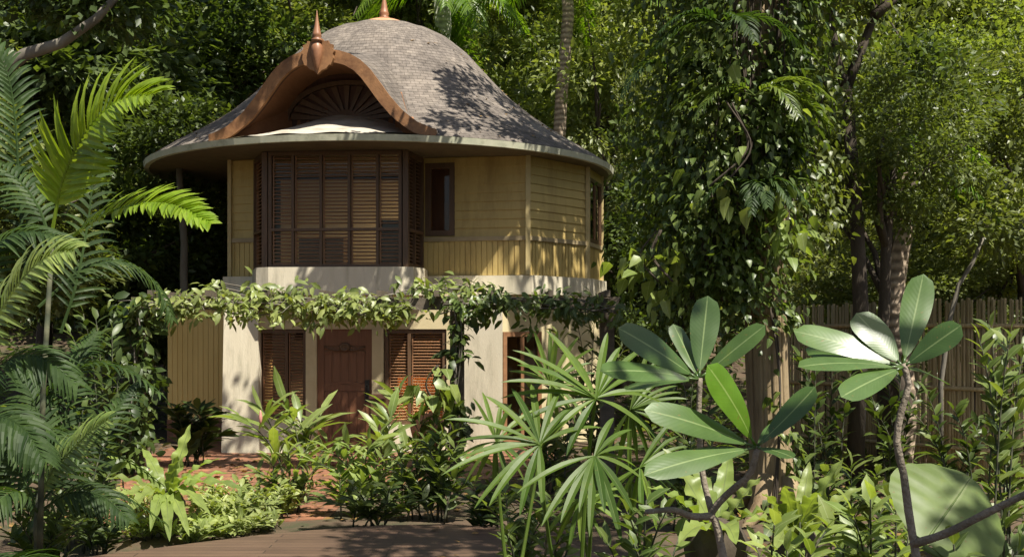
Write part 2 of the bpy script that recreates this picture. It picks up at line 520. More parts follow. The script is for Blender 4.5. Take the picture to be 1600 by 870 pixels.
M['bark_dark'] = plain('dark_bark', (0.035, 0.026, 0.018), (0.075, 0.058, 0.04), 4.0, 0.9, 0.7, 14, stretch=(2, 2, .5))
M['bark_grey'] = plain('grey_bark', (0.11, 0.095, 0.075), (0.19, 0.17, 0.135), 4.0, 0.9, 0.6, 14, stretch=(1, 1, .4), stain=(.08, .07, .05))
M['bark_plum'] = plain('frangipani_bark', (0.16, 0.13, 0.095), (0.26, 0.215, 0.165), 14.0, 0.8, 0.7, 60, stain=(.09, .075, .05), stain_scale=9)
M['palm_bark'] = ringed_bark('ringed_palm_bark', (0.17, 0.125, 0.085), (0.40, 0.31, 0.22), 2.2)
M['palm_pale'] = ringed_bark('pale_palm_bark', (0.24, 0.24, 0.19), (0.40, 0.39, 0.32), 1.6)
M['cane'] = ringed_bark('green_cane', (0.028, 0.035, 0.016), (0.075, 0.075, 0.038), 1.6)  # green darkened so the colour carries the shade on the stems
M['bamboo'] = plain('bamboo_cane', (0.30, 0.22, 0.11), (0.46, 0.35, 0.19), 2.0, 0.6, 0.2, 20, stretch=(14, 14, .5), stain=(.22, .15, .07), stain_scale=2.5)
M['clay'] = plain('clay_pot', (0.33, 0.16, 0.08), (0.42, 0.22, 0.12), 6.0, 0.7)
M['stone'] = plain('grey_stone', (0.13, 0.125, 0.11), (0.24, 0.23, 0.2), 4.0, 0.9, .6, 14)
# foliage
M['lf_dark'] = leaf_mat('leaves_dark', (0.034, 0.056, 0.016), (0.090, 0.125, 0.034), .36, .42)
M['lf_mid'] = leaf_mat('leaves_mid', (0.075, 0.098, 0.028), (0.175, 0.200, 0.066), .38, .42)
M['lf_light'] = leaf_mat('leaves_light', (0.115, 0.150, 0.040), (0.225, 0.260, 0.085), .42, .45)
M['lf_vine'] = leaf_mat('leaves_vine', (0.055, 0.090, 0.022), (0.14, 0.180, 0.048), .38, .4, vein=(.18, .22, .08))
M['lf_perg'] = leaf_mat('leaves_pergola', (0.115, 0.155, 0.045), (0.25, 0.29, 0.105), .36, .4, vein=(.26, .3, .13))  # paler green: direct sun put into the leaf colour
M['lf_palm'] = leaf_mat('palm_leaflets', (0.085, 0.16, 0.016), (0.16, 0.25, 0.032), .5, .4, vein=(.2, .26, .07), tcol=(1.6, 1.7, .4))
M['lf_palml'] = leaf_mat('palm_leaflets_sunlit', (0.19, 0.29, 0.025), (0.32, 0.42, 0.055), .5, .4, vein=(.24, .3, .09), tcol=(1.6, 1.6, .4))  # brighter palm copy: sunlight put into the leaflet colour
M['lf_palmd'] = leaf_mat('palm_leaflets_shaded', (0.022, 0.045, 0.013), (0.055, 0.092, 0.026), .4, .55, spec=.25)  # darker palm copy: shade put into the leaflet colour
M['lf_fan'] = leaf_mat('fan_leaf', (0.062, 0.118, 0.020), (0.14, 0.205, 0.040), .42, .46, vein=(.16, .21, .08), spec=.28)
M['lf_fern'] = leaf_mat('fern_blade', (0.15, 0.205, 0.055), (0.23, 0.285, 0.09), .38, .42, vein=(.13, .16, .06), veins=26)
M['lf_ginger'] = leaf_mat('ginger_leaf', (0.12, 0.175, 0.045), (0.24, 0.295, 0.10), .38, .4, vein=(.32, .37, .18))
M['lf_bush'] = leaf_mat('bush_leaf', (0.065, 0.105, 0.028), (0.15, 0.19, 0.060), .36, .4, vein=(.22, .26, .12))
M['lf_cover'] = leaf_mat('ground_cover_leaf', (0.20, 0.25, 0.075), (0.35, 0.385, 0.15), .38, .48, vein=(.38, .42, .22))
M['lf_plum'] = leaf_mat('frangipani_leaf', (0.045, 0.090, 0.024), (0.075, 0.130, 0.034), .22, .36, vein=(.19, .25, .10), veins=17, spec=.55)
M['lf_plum2'] = leaf_mat('frangipani_leaf_bright', (0.11, 0.22, 0.018), (0.13, 0.25, 0.024), .4, .36, vein=(.26, .36, .1), veins=17, spec=.5)
M['lf_giant'] = leaf_mat('giant_leaf', (0.115, 0.165, 0.055), (0.13, 0.18, 0.06), .40, .5, vein=(.22, .26, .12), veins=6)
M['bud'] = plain('pink_bud', (0.42, 0.16, 0.14), (0.50, 0.24, 0.19), 8.0, 0.5)
# ------------------------------------------------------------------ ground, hill, deck, path
def sheet(name, x0, x1, y0, y1, nx, ny, zf, m):
    g = G()
    ix = [[None] * (ny + 1) for _ in range(nx + 1)]
    for a in range(nx + 1):
        for b in range(ny + 1):
            x = x0 + (x1 - x0) * a / nx; y = y0 + (y1 - y0) * b / ny
            ix[a][b] = g.vert((x, y, zf(x, y)), (x, y))
    for a in range(nx):
        for b in range(ny):
            g.face((ix[a][b], ix[a + 1][b], ix[a + 1][b + 1], ix[a][b + 1]))
    return kind(g.build(name, m, None, True), 'structure')

def gz(x, y):
    """height of the garden ground and the hill behind"""
    z = 0.0
    if y > 30:
        z += (y - 30) * 0.28
    if y > 48:
        z += (y - 48) * 0.5
    if x < -9:
        z += (-9 - x) * 0.10
    if x > 10:
        z += (x - 10) * 0.10
    return min(z, 60.0)

sheet('ground', -150, 150, -60, 200, 75, 65, gz, M['soil'])

g = G()
cx, cy, R0 = -1.35, 8.9, 4.15
edge = [(80, 874), (140, 868), (200, 861), (300, 848), (400, 836), (480, 828), (600, 820), (700, 818), (800, 825), (870, 840), (940, 866), (985, 892)]
poly = []
for px, py in edge:
    Y = 1750 * (CAM_H - 0.12) / (py - 510)
    poly.append(((px - 800) / 1750 * Y, Y))
poly = [(poly[0][0] - 1.2, 4.0)] + poly + [(poly[-1][0] + .3, 4.0)]
g.prism(poly[::-1], 0.006, 0.12)
deck = kind(g.build('deck', M['deck']), 'structure')

g = G()
pp = [(-5.2, 12.2), (-2.2, 13.4), (-2.2, 16.0), (0.2, 17.2), (0.9, 20.4), (-6.4, 22.4), (-6.6, 19.0), (-5.6, 16.0)]
g.prism(pp, -0.05, 0.012)
kind(g.build('path', M['paving']), 'structure')

# ------------------------------------------------------------------ the villa
C = Vector((-2.74, 24.0, 0))
R = 4.86
villa = empty('villa', (C.x, C.y, 0), 'two-storey round villa with domed shingle roof, yellow boarded walls and slatted bay window', 'house')
AX = Vector((-sin(radians(8)), -cos(radians(8)), 0))
LX = Vector((cos(radians(8)), -sin(radians(8)), 0))
PROF = [(0.0, 8.80), (0.3, 8.78), (0.97, 8.60), (1.38, 8.40), (1.8, 8.07), (2.42, 7.41), (2.83, 6.99), (3.3, 6.60), (3.8, 6.27), (4.3, 5.97), (4.66, 5.74), (4.86, 5.60)]
def dome_z(r):
    for (r0, z0), (r1, z1) in zip(PROF, PROF[1:]):
        if r <= r1:
            t = (r - r0) / (r1 - r0)
            return z0 + (z1 - z0) * t
    return PROF[-1][1]
ARCH = [(0, 7.11), (.3, 7.08), (.5, 7.02), (.7, 6.90), (.85, 6.75), (1.0, 6.55), (1.17, 6.31), (1.4, 6.04), (1.7, 5.80), (2.02, 5.66)]
def arch_z(u):
    u = abs(u)
    for (r0, z0), (r1, z1) in zip(ARCH, ARCH[1:]):
        if u <= r1:
            t = (u - r0) / (r1 - r0)
            return z0 + (z1 - z0) * t
    return ARCH[-1][1]
GA_FRONT = 4.28      # distance of the gable board in front of the roof's axis
TYM = 2.95           # the sunburst panel sits back from it

g = G()
NT, NR = 320, 84
ring = []
cutv = set()
arc = 0
rs = [R * (k / NR) ** 0.9 for k in range(NR + 1)]
rs[0] = 0.02
prev = None
for r in rs:
    if prev is not None:
        arc += math.hypot(r - prev, dome_z(r) - dome_z(prev))
    prev = r
    row = []
    for j in range(NT + 1):
        th = 2 * pi * j / NT
        d = Vector((sin(th), cos(th), 0))
        x = C + d * r
        a = d.dot(AX) * r; u = d.dot(LX) * r
        z = dome_z(r)
        if abs(u) < 1.95 and a > TYM - 0.03 and z < arch_z(u) + .62 * max(0, (GA_FRONT + .06 - a) / 2.5) ** 1.3 * (1 - (u / 2.2) ** 2):
            z = min(z, 5.575 + (R - r) * 0.35 * max(0, 1 - (u / 1.9) ** 2))
            cutv.add(len(g.v))
        # gentle unevenness of an old roof
        z += 0.012 * sin(th * 9 + r * 3) * min(1, (R - r)) * min(1, r)
        row.append(g.vert((x.x, x.y, z), (th * 2.6, arc)))
    ring.append(row)
for k in range(NR):
    for j in range(NT):
        q4 = (ring[k][j], ring[k + 1][j], ring[k + 1][j + 1], ring[k][j + 1])
        g.m = 1 if any(i in cutv for i in q4) else 0
        g.face(q4)
roof = g.build('roof', [M['shingle'], M['hood']], villa, True)
# hips: faint raised ridge strips down the right of the dome
# dormer over the gable
g = G()
us = [-2.08 + 4.16 * k / 40 for k in range(41)]
rows_t, rows_b = [], []
for k in range(9):
    t = k / 8
    a = GA_FRONT + 0.06 - t * 2.5
    rise = 0.62 * t ** 1.3
    rt, rb = [], []
    al = 0
    for q, u in enumerate(us):
        z = arch_z(u) + rise * (1 - (u / 2.2) ** 2)
        p = C + AX * a + LX * u
        if q:
            al += math.hypot(us[q] - us[q - 1], arch_z(us[q]) - arch_z(us[q - 1]))
        rt.append(g.vert((p.x, p.y, z + 0.035), (a, al)))
        rb.append(g.vert((p.x, p.y, arch_z(u) - 0.05), (a, al)))
    rows_t.append(rt); rows_b.append(rb)
for k in range(8):
    for q in range(40):
        g.m = 0
        g.face((rows_t[k][q], rows_t[k][q + 1], rows_t[k + 1][q + 1], rows_t[k + 1][q]))
        g.m = 1
        g.face((rows_b[k][q + 1], rows_b[k][q], rows_b[k + 1][q], rows_b[k + 1][q + 1]))
for q in range(40):
    g.m = 0
    g.face((rows_b[0][q], rows_b[0][q + 1], rows_t[0][q + 1], rows_t[0][q]))
g.build('dormer_roof', [M['shingle'], M['hood']], roof, True)

def arch_board(a0, a1, uo, ext, drop):
    """bell-shaped board following the arch: outer edge raised by ext, inner edge lowered by drop"""
    g = G()
    L = []
    for k in range(49):
        u = -uo + 2 * uo * k / 48
        du = 0.02
        sl = (arch_z(u + du) - arch_z(u - du)) / (2 * du)
        nrm = Vector((-sl, 1)).normalized()
        e = 1 - 0.25 * (abs(u) / uo) ** 3
        o = (u + nrm.x * ext, arch_z(u) + nrm.y * ext); i = (u - nrm.x * drop * e, arch_z(u) - nrm.y * drop * e)
        row = []
        for a in (a0, a1):
            for (uu, zz) in (o, i):
                p = C + AX * a + LX * uu
                row.append(g.vert((p.x, p.y, zz)))
        L.append(row)
    for k in range(48):
        A, B = L[k], L[k + 1]
        g.face((A[1], B[1], B[0], A[0])); g.face((A[2], B[2], B[3], A[3]))
        g.face((A[0], B[0], B[2], A[2])); g.face((A[3], B[3], B[1], A[1]))
    g.face((L[0][0], L[0][2], L[0][3], L[0][1])); g.face((L[48][1], L[48][3], L[48][2], L[48][0]))
    return g
barge = arch_board(GA_FRONT + .14, GA_FRONT + .06, 2.06, 0.05, 0.17).build('gable_board', M['barge'], villa, False)
arch_board(GA_FRONT + .06, GA_FRONT - .12, 2.02, -0.07, 0.12).build('inner_moulding', M['darkred'], barge, False)
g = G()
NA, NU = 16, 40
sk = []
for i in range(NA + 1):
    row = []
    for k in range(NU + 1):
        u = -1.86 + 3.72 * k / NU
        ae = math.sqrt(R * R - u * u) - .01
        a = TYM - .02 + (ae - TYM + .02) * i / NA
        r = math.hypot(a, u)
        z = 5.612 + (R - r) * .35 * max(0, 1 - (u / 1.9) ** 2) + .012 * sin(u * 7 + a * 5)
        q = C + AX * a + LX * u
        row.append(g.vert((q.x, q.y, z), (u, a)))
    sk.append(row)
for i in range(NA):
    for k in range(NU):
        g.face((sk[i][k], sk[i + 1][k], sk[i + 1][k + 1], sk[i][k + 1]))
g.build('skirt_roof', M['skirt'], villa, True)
# sunburst panel
g = G()
def W(a, u, z):
    p = C + AX * a + LX * u
    return (p.x, p.y, z)
zb = 5.75
pts = [W(TYM, u, max(arch_z(u) - .03, zb)) for u in [-1.75 + 3.5 * k / 24 for k in range(25)]]
lo = [W(TYM, u, zb) for u in [-1.75 + 3.5 * k / 24 for k in range(25)]]
for k in range(24):
    i = [g.vert(lo[k]), g.vert(lo[k + 1]), g.vert(pts[k + 1]), g.vert(pts[k])]
    g.face(i)
tymp = g.build('gable_panel', M['darkred'], villa, False)
g = G()
for k in range(13):
    th = radians(8 + 164 * k / 12)
    c0 = Vector((0.06, 6.17)); dr = Vector((cos(th) * 1.12, sin(th) * .66))
    nn = Vector((-dr.y, dr.x)).normalized()
    r0, r1 = 0.2, 0.98
    q = []
    for rr, ww in ((r0, .02), (r1, .055)):
        for s_ in (-1, 1):
            q.append(c0 + dr * rr + nn * ww * s_)
    f = [W(TYM + .06, p.x, p.y) for p in (q[0], q[1], q[3], q[2])]
    b = [W(TYM + .002, p.x, p.y) for p in (q[0], q[1], q[3], q[2])]
    g.hexa(b + f)
prev = None
for k in range(31):
    th = pi * k / 30
    dr = Vector((cos(th) * 1.12, sin(th) * .66))
    q = [c0 + dr * 1.0, c0 + dr * 1.12]
    cur = [W(TYM + .09, q[0].x, q[0].y), W(TYM + .09, q[1].x, q[1].y), W(TYM, q[1].x, q[1].y), W(TYM, q[0].x, q[0].y)]
    if prev:
        g.hexa([prev[0], cur[0], cur[1], prev[1], prev[3], cur[3], cur[2], prev[2]])
    prev = cur
g.lathe((0, 0, 0), [(.001, 0), (.2, 0.0), (.2, .07), (.001, .1)], 20)
# stand the hub upright on the panel
hub = g.v[-80:]
for k in range(80):
    x, y, z = hub[k]
    g.v[-80 + k] = W(TYM + z, c0.x + x, c0.y + y)
g.build('sunburst', M['wood'], tymp, False)

# finials
SP = [(.001, -.36), (.05, -.28), (.10, -.12), (.135, .06), (.13, .16), (.09, .22), (.06, .24), (.11, .26), (.115, .30), (.07, .33), (.10, .36), (.085, .42), (.05, .58), (.028, .72), (.012, .84), (.001, .90)]
fb = W(GA_FRONT + .28, -.02, 7.0)
g = G(); g.lathe(fb, [(r * (.74 if z < .24 else .86), z * .86 + .03) for r, z in SP], 18)
fin = g.build('gable_finial', M['spire'], villa, True)
g = G()
shield = [(0, -.42), (.07, -.33), (.14, -.30), (.19, -.22), (.22, -.22), (.26, -.08), (.25, .02), (.28, .08), (.24, .14), (.25, .22), (.19, .24), (.17, .31), (.11, .29), (.07, .36), (0, .30)]
full = shield + [(-u, z) for u, z in shield[::-1][1:-1]]
fr_ = [g.vert(W(GA_FRONT + .24, -.02 + u * 1.08, 7.03 + z * .80)) for u, z in full]
bk_ = [g.vert(W(GA_FRONT + .15, -.02 + u * 1.08, 7.03 + z * .80)) for u, z in full]
g.face(fr_); g.face(bk_[::-1])
for k in range(len(full)):
    g.face((fr_[k], bk_[k], bk_[(k + 1) % len(full)], fr_[(k + 1) % len(full)]))
g.build('carved_shield', M['barge'], fin, False)
g = G()
g.lathe((C.x, C.y, 8.74), [(.62, -.14), (.60, -.06), (.5, .02), (.34, .08), (.18, .12), (.10, .14)], 24)
capo = g.build('roof_cap', M['cap'], villa, True)
g = G()
g.lathe((C.x, C.y, 8.86), [(.11, 0), (.12, .05), (.08, .08), (.11, .12), (.09, .17), (.07, .26), (.045, .40), (.02, .58), (.001, .72)], 16)
g.build('roof_finial', M['spire'], villa, True)

# eaves: fascia ring, gutter lip, soffit
g = G()
N = 56
for j in range(N):
    t0, t1 = 2 * pi * j / N, 2 * pi * (j + 1) / N
    def c(t, r, z):
        return (C.x + sin(t) * r, C.y + cos(t) * r, z)
    g.hexa([c(t0, R + .03, 5.475), c(t1, R + .03, 5.475), c(t1, R - .06, 5.475), c(t0, R - .06, 5.475), c(t0, R + .05, 5.585), c(t1, R + .05, 5.585), c(t1, R - .06, 5.585), c(t0, R - .06, 5.585)][::1])
g.build('fascia', M['fascia'], villa, False)
g = G()
for j in range(N):
    t0, t1 = 2 * pi * j / N, 2 * pi * (j + 1) / N
    i = [g.vert(c(t0, R - .061, 5.47)), g.vert(c(t1, R - .061, 5.47)), g.vert(c(t1, 0.1, 5.58)), g.vert(c(t0, 0.1, 5.58))]
    g.face(i[::-1])
g.build('soffit', M['soffit'], villa, False)

# plan of the upper floor
def pl(px, Y):
    return ((px - 800) / FPX * Y, Y)
A = pl(360, 21.6); B = pl(398, 21.45); D = pl(661, 21.35); E = pl(825, 20.9); F = pl(918, 22.4); F2 = (1.90, 23.8)
K = [(1.5, 26.4), (-0.6, 28.0), (-3.6, 28.2), (-5.3, 26.4)]
ZT, ZB, ZR = 5.50, 3.26, 3.95
upper = []
def board_wall(name, a, b, z0, z1, t_out=0.0, hole=None, upper_boards=True, parent=villa, m='yellow'):
    """wall a->b clad with lapped boards (or upright battens) in real depth; hole = (s0, s1, z0, z1) along the line"""
    g = G()
    Ln = math.hypot(b[0] - a[0], b[1] - a[1])
    def at(s):
        return (a[0] + (b[0] - a[0]) * s / Ln, a[1] + (b[1] - a[1]) * s / Ln)
    def piece(s0, s1, za, zb_):
        if s1 - s0 < .005 or zb_ - za < .005:
            return
        if upper_boards:
            h = 0.165
            z = za
            while z < zb_ - .004:
                zz = min(z + h, zb_)
                g.seg(at(s0), at(s1), z, zz, -.12, t_out, 0.022)
                z = zz
        else:
            g.seg(at(s0), at(s1), za, zb_, -.12, t_out)
            s = s0 + .012
            while s < s1 - .03:
                g.seg(at(s), at(min(s + .085, s1 - .002)), za + .003, zb_ - .003, t_out + .0005, t_out + .016)
                s += .105
    if hole:
        h0, h1, hz0, hz1 = hole
        piece(0, h0, z0, z1); piece(h1, Ln, z0, z1)
        piece(h0, h1, z0, hz0); piece(h0, h1, hz1, z1)
    else:
        piece(0, Ln, z0, z1)
    return g.build(name, M[m], parent, False)
Ln_DE = math.hypot(E[0] - D[0], E[1] - D[1])
wx0, wx1 = 0.05, 0.63
board_wall('upper_wall', A, B, ZR + .04, ZT)
board_wall('upper_wall', D, E, ZR + .04, ZT, hole=(wx0, wx1, 4.02, 5.40))
board_wall('upper_wall', E, F, ZR + .04, ZT)
board_wall('wall_panel', A, B, ZB, ZR - .04, upper_boards=False)
board_wall('wall_panel', D, E, ZB, ZR - .04, upper_boards=False)
board_wall('wall_panel', E, F, ZB, ZR - .04, upper_boards=False)
board_wall('wall_panel', F, F2, ZB, ZR - .04, upper_boards=False)
LF = math.hypot(F2[0] - F[0], F2[1] - F[1])
board_wall('upper_wall', F, F2, ZR + .04, ZT, hole=(.08, LF - .12, ZR + .06, 5.3))
g = G()
seq = [F2] + K + [A]
for a, b in zip(seq, seq[1:]):
    g.seg(a, b, ZB, ZT, -.12, 0)
g.build('rear_wall', M['yellow'], villa, False)
for a, b in ((A, B), (D, E), (E, F), (F, F2)):
    g = G(); g.seg(a, b, ZR - .04, ZR + .04, -.1, .05)
    g.build('rail', M['rail'], villa, False)
def post(g, p, w, z0, z1, out=.03):
    g.box(p[0] - w / 2, p[0] + w / 2, p[1] - w / 2 - out, p[1] + w / 2 - out, z0, z1)
for p, w in ((A, .07), (E, .09), (F, .09), (F2, .08)):
    g = G(); post(g, p, w, ZB + .002, ZT - .002, .055)
    g.build('corner_trim', M['trimy'], villa, False)

# upstairs casement and the tall window of the right face
def window_in(name, a, b, s0, s1, z0, z1, fw=.07, mull=None, m='wood', parent=villa, slats=None, glass=True, depth=(-.09, .03), bars=()):
    Ln = math.hypot(b[0] - a[0], b[1] - a[1])
    def at(s):
        return (a[0] + (b[0] - a[0]) * s / Ln, a[1] + (b[1] - a[1]) * s / Ln)
    g = G()
    g.seg(at(s0), at(s0 + fw), z0, z1, *depth); g.seg(at(s1 - fw), at(s1), z0, z1, *depth)
    g.seg(at(s0 + fw), at(s1 - fw), z0, z0 + fw, depth[0] + .002, depth[1] - .002); g.seg(at(s0 + fw), at(s1 - fw), z1 - fw, z1, depth[0] + .002, depth[1] - .002)
    for s in (mull or ()):
        g.seg(at(s - fw * .42), at(s + fw * .42), z0 + fw, z1 - fw, depth[0] + .004, depth[1] - .004)
    for z in bars:
        g.seg(at(s0 + fw), at(s1 - fw), z - .025, z + .025, depth[0] + .006, depth[1] + .012)
    w = g.build(name, M[m], parent, False)
    if slats:
        pitch, th, dp = slats
        edges = [s0 + fw] + [x for s in (mull or ()) for x in (s - fw * .42, s + fw * .42)] + [s1 - fw]
        for k in range(0, len(edges), 2):
            g = G()
            z = z0 + fw + .008
            e0, e1 = edges[k] + .012, edges[k + 1] - .012
            while z < z1 - fw - .02:
                if not any(abs(z - bz) < .05 for bz in bars):
                    d = Vector((b[0] - a[0], b[1] - a[1], 0)).normalized(); n = Vector((d.y, -d.x, 0))
                    p0, p1 = at(e0), at(e1)
                    o0, o1 = depth[0] * .7, depth[0] * .7 + dp
                    def cc(p, o, zz):
                        return (p[0] + n.x * o, p[1] + n.y * o, zz)
                    g.hexa([cc(p0, o1, z), cc(p1, o1, z), cc(p1, o0, z + dp * .42), cc(p0, o0, z + dp * .42), cc(p0, o1, z + th), cc(p1, o1, z + th), cc(p1, o0, z + dp * .42 + th), cc(p0, o0, z + dp * .42 + th)])
                z += pitch
            o0, o1 = depth[0] * .7, depth[0] * .7 + dp
            g.seg(at(e0 + .004), at(e0 + .022), z0 + fw + .001, z1 - fw - .001, o0 - .003, o1 + .003)
            g.build('shutter', M['slat'], w, False)
    if glass:
        g = G(); g.seg(at(s0 + fw + .001), at(s1 - fw - .001), z0 + fw + .001, z1 - fw - .001, *((-.085, -.079) if slats else (-.012, -.006)))
        g.build('pane', M['glass'], w, False)
    return w
window_in('window', D, E, wx0, wx1, 4.02, 5.40, .10, glass=True, bars=())
window_in('window', F, F2, .08, LF - .12, ZR + .06, 5.3, .07, mull=(LF * .5,))

g = G(); g.seg((D[0] - .02, D[1]), (D[0] + .82, D[1] - .08), 3.9, 5.47, -.50, -.48); g.build('screening', M['darkred'], villa, False)  # added dark panel that keeps the ceiling lamp's glow out of the small window
# bay window
b0 = pl(398, 21.45); b1 = pl(414, 20.45); b2 = pl(634, 20.25); b3 = pl(660.5, 21.30)
zb0, zb1 = 3.37, 5.47
bay = G()
bay.prism([b0, b1, b2, b3], zb1 + .003, zb1 + .06)
bay = bay.build('bay_window', M['wood'], villa, False)
for p in (b1, b2):
    g = G(); g.box(p[0] - .05, p[0] + .05, p[1] - .05, p[1] + .05, zb0, zb1)
    g.build('corner_post', M['wood'], bay, False)
Lb = math.hypot(b2[0] - b1[0], b2[1] - b1[1])
window_in('front_casement', b1, b2, .07, Lb - .07, zb0, zb1, .06, mull=(.52, .07 + .97, 1.56, 2.08), parent=bay, slats=(.066, .012, .045), bars=(4.06,), glass=True)
La = math.hypot(b1[0] - b0[0], b1[1] - b0[1])
window_in('side_casement', b0, b1, .02, La - .07, zb0, zb1, .07, parent=bay, slats=(.066, .012, .045), bars=(4.06,))
Lc = math.hypot(b3[0] - b2[0], b3[1] - b2[1])
window_in('side_casement', b2, b3, .07, Lc - .03, zb0, zb1, .07, mull=(Lc * .5,), parent=bay, slats=(.066, .012, .045), bars=(4.06,))
# plinths
g = G()
q0 = pl(394, 21.3); q1 = pl(400, 20.15); q2 = pl(646, 19.95); q3 = pl(668, 21.2)
g.prism([q0, q1, (q1[0] + .25, q1[1] - .14), (q2[0] - .2, q2[1] - .1), q2, (q3[0], q2[1] + .45), q3], 2.86, 3.36)
g.build('bay_plinth', M['stucco'], villa, False)
g = G()
def off(p, d):
    v = Vector((p[0] - C.x, p[1] - C.y)).normalized()
    return (p[0] + v.x * d, p[1] + v.y * d)
Ao = (A[0] - .12, A[1] - .1)
ring_ = [Ao, (B[0], B[1] - .1), (D[0], D[1] - .1), off(E, .11), off(F, .11), off(F2, .11)] + [off(k, .1) for k in K]
g.prism(ring_, 2.90, 3.255)
g.build('plinth', M['stucco'], villa, False)
# rooms
g = G()
g.box(-5.0, 1.3, 24.2, 24.25, 3.26, 5.45)
g.build('interior_wall', M['interior'], villa, False)
g = G()
g.box(-4.3, -3.4, 22.6, 23.2, 3.27, 4.1); g.box(-2.55, -2.1, 21.6, 22.0, 3.27, 4.35)
g.build('furniture', M['wood'], villa, False)

# ---- ground floor
FY = 20.6
def xx(px, Y=FY):
    return (px - 800) / FPX * Y
def zz(py, Y=FY):
    return CAM_H - (py - 510) / FPX * Y
L0, L1 = xx(403), xx(785)
g = G()
# left pillar with a battered foot, low wall, lintel
x0, x1 = xx(350, 20.4), xx(403, 20.4)
g.hexa([(x0 - .03, 20.32, -.05), (x1 + .05, 20.26, -.05), (x1 + .02, 21.6, -.05), (x0, 22.2, -.05), (x0, 20.42, 2.9), (x1, 20.40, 2.9), (x1, 21.6, 2.9), (x0, 22.2, 2.9)])
g.build('pillar', M['stucco'], villa, False)
g = G()
x0, x1 = xx(720), xx(785)
g.hexa([(x0, 20.52, -.05), (x1, 20.4, -.05), (x1, 21.3, -.05), (x0, 21.3, -.05), (x0, 20.5, 2.9), (x1, 20.38, 2.9), (x1, 21.3, 2.9), (x0, 21.3, 2.9)])
g.build('pillar', M['stucco'], villa, False)
g = G()
g.box(xx(403) + .003, xx(720) - .003, FY - .06, FY + .2, zz(514), 2.9)
g.build('lintel', M['beige'], villa, False)
g = G()
g.hexa([(xx(403) + .056, 20.3, -.05), (xx(480), 20.36, -.05), (xx(480), 20.8, -.05), (xx(403) + .056, 20.8, -.05), (xx(403) + .01, 20.5, .62), (xx(480), 20.5, .62), (xx(480), 20.8, .62), (xx(403) + .01, 20.8, .62)])
g.build('low_wall', M['stucco'], villa, False)
g = G()
g.box(xx(600), xx(720) - .002, 20.48, 20.8, -.05, .5)
g.build('low_wall', M['stucco'], villa, False)
g = G()
for a, b in ((479, 496), (582, 600)):
    g.box(xx(a), xx(b), FY - .09, FY + .12, -.02, zz(514) - .002)
g.build('door_post', M['beige'], villa, False)
# door
dx0, dx1, dz0, dz1 = xx(496) + .003, xx(582) - .003, 0.0, zz(514) - .004
g = G(); g.box(dx0, dx1, FY, FY + .06, dz0, dz1)
door = g.build('door', M['door'], villa, False)
g = G()
w = dx1 - dx0
fy = FY - .001
def dbox(u0, u1, v0, v1, d=.02):
    g.box(dx0 + w * u0, dx0 + w * u1, fy - d, fy, dz0 + v0, dz0 + v1)
H = dz1
dbox(.0, .12, .0, H); dbox(.88, 1, .0, H); dbox(.121, .879, .0, .2); dbox(.121, .879, H - .14, H)
dbox(.121, .879, 1.12, 1.24)
for k in range(5):
    u = .14 + k * .15
    dbox(u, u + .12, .22, 1.10, .012); dbox(u, u + .12, 1.26, 1.86, .012)
# curved head of the panels
for k in range(16):
    u = .13 + .74 * k / 16
    t = (k + .5) / 16 * 2 - 1
    dbox(u, u + .74 / 16, H - .46 + .10 * (cos(t * pi) * .5 + .5) , H - .41 + .12 * (cos(t * pi) * .5 + .5), .03)
    dbox(u, u + .74 / 16, 1.20 + .05 * (cos(t * pi) * .5 + .5), 1.25 + .05 * (cos(t * pi) * .5 + .5), .028)
dbox(.121, .879, H - .30, H - .141, .016)
g.build('panel_moulding', M['door'], door, False)
g = G()
g.lathe((0, 0, 0), [(.001, .0), (.11, .0), (.10, .03), (.06, .045), (.05, .03), (.001, .05)], 16)
g.v = [(dx0 + w * .5 + x, fy - .03 - z, H - .33 + y * .8) for x, y, z in g.v]
for s_ in (-1, 1):
    g.tube([Vector((dx0 + w * .5 + s_ * t, fy - .045, H - .33 - .08 * sin(t * 9) * (1 - t * 1.5))) for t in (.08, .14, .2, .26, .32, .37)], .016, 6)
g.build('carved_ornament', M['wood'], door, True)
g = G()
g.box(dx0 + w * .87, dx0 + w * .95, fy - .045, fy - .021, .92, 1.32)
g.tube([(dx0 + w * .91, fy - .05, 1.0), (dx0 + w * .91, fy - .11, 1.03), (dx0 + w * .91, fy - .11, 1.2), (dx0 + w * .91, fy - .05, 1.23)], .014, 8)
g.build('handle', M['iron'], door, False)
# shuttered windows
window_in('window', (xx(403) + .01, FY), (xx(480), FY), .0, xx(480) - xx(403) - .012, .62, zz(514) - .003, .07, mull=((xx(480) - xx(403)) * .57,), slats=(.055, .010, .045), glass=False)
wl = xx(698) - xx(601)
window_in('window', (xx(601), FY), (xx(698), FY), .0, wl, .5, zz(514) - .003, .075, mull=(wl * .4,), slats=(.055, .010, .045), glass=False)
g = G(); g.box(xx(698), xx(720) - .002, FY - .07, FY + .1, .5, zz(514)); g.build('door_post', M['beige'], villa, False)
# right return of the ground floor, with brown framed glazing
Ra = (xx(785, 21.0), 21.0); Rb = (xx(845, 21.6), 21.6); Rc = (xx(945, 22.9), 22.9)
g = G(); g.seg(Ra, Rb, 2.2, 2.9, -.15, 0); g.seg(Rb, Rc, 2.2, 2.9, -.15, 0); g.seg(Rb, Rc, -.05, 2.2, -.15, 0)
g.build('lower_wall', M['beige'], villa, False)
Lr = math.hypot(Rb[0] - Ra[0], Rb[1] - Ra[1])
window_in('window', Ra, Rb, .0, Lr, .1, 2.2, .09, mull=(Lr * .5,), m='slat', glass=True)
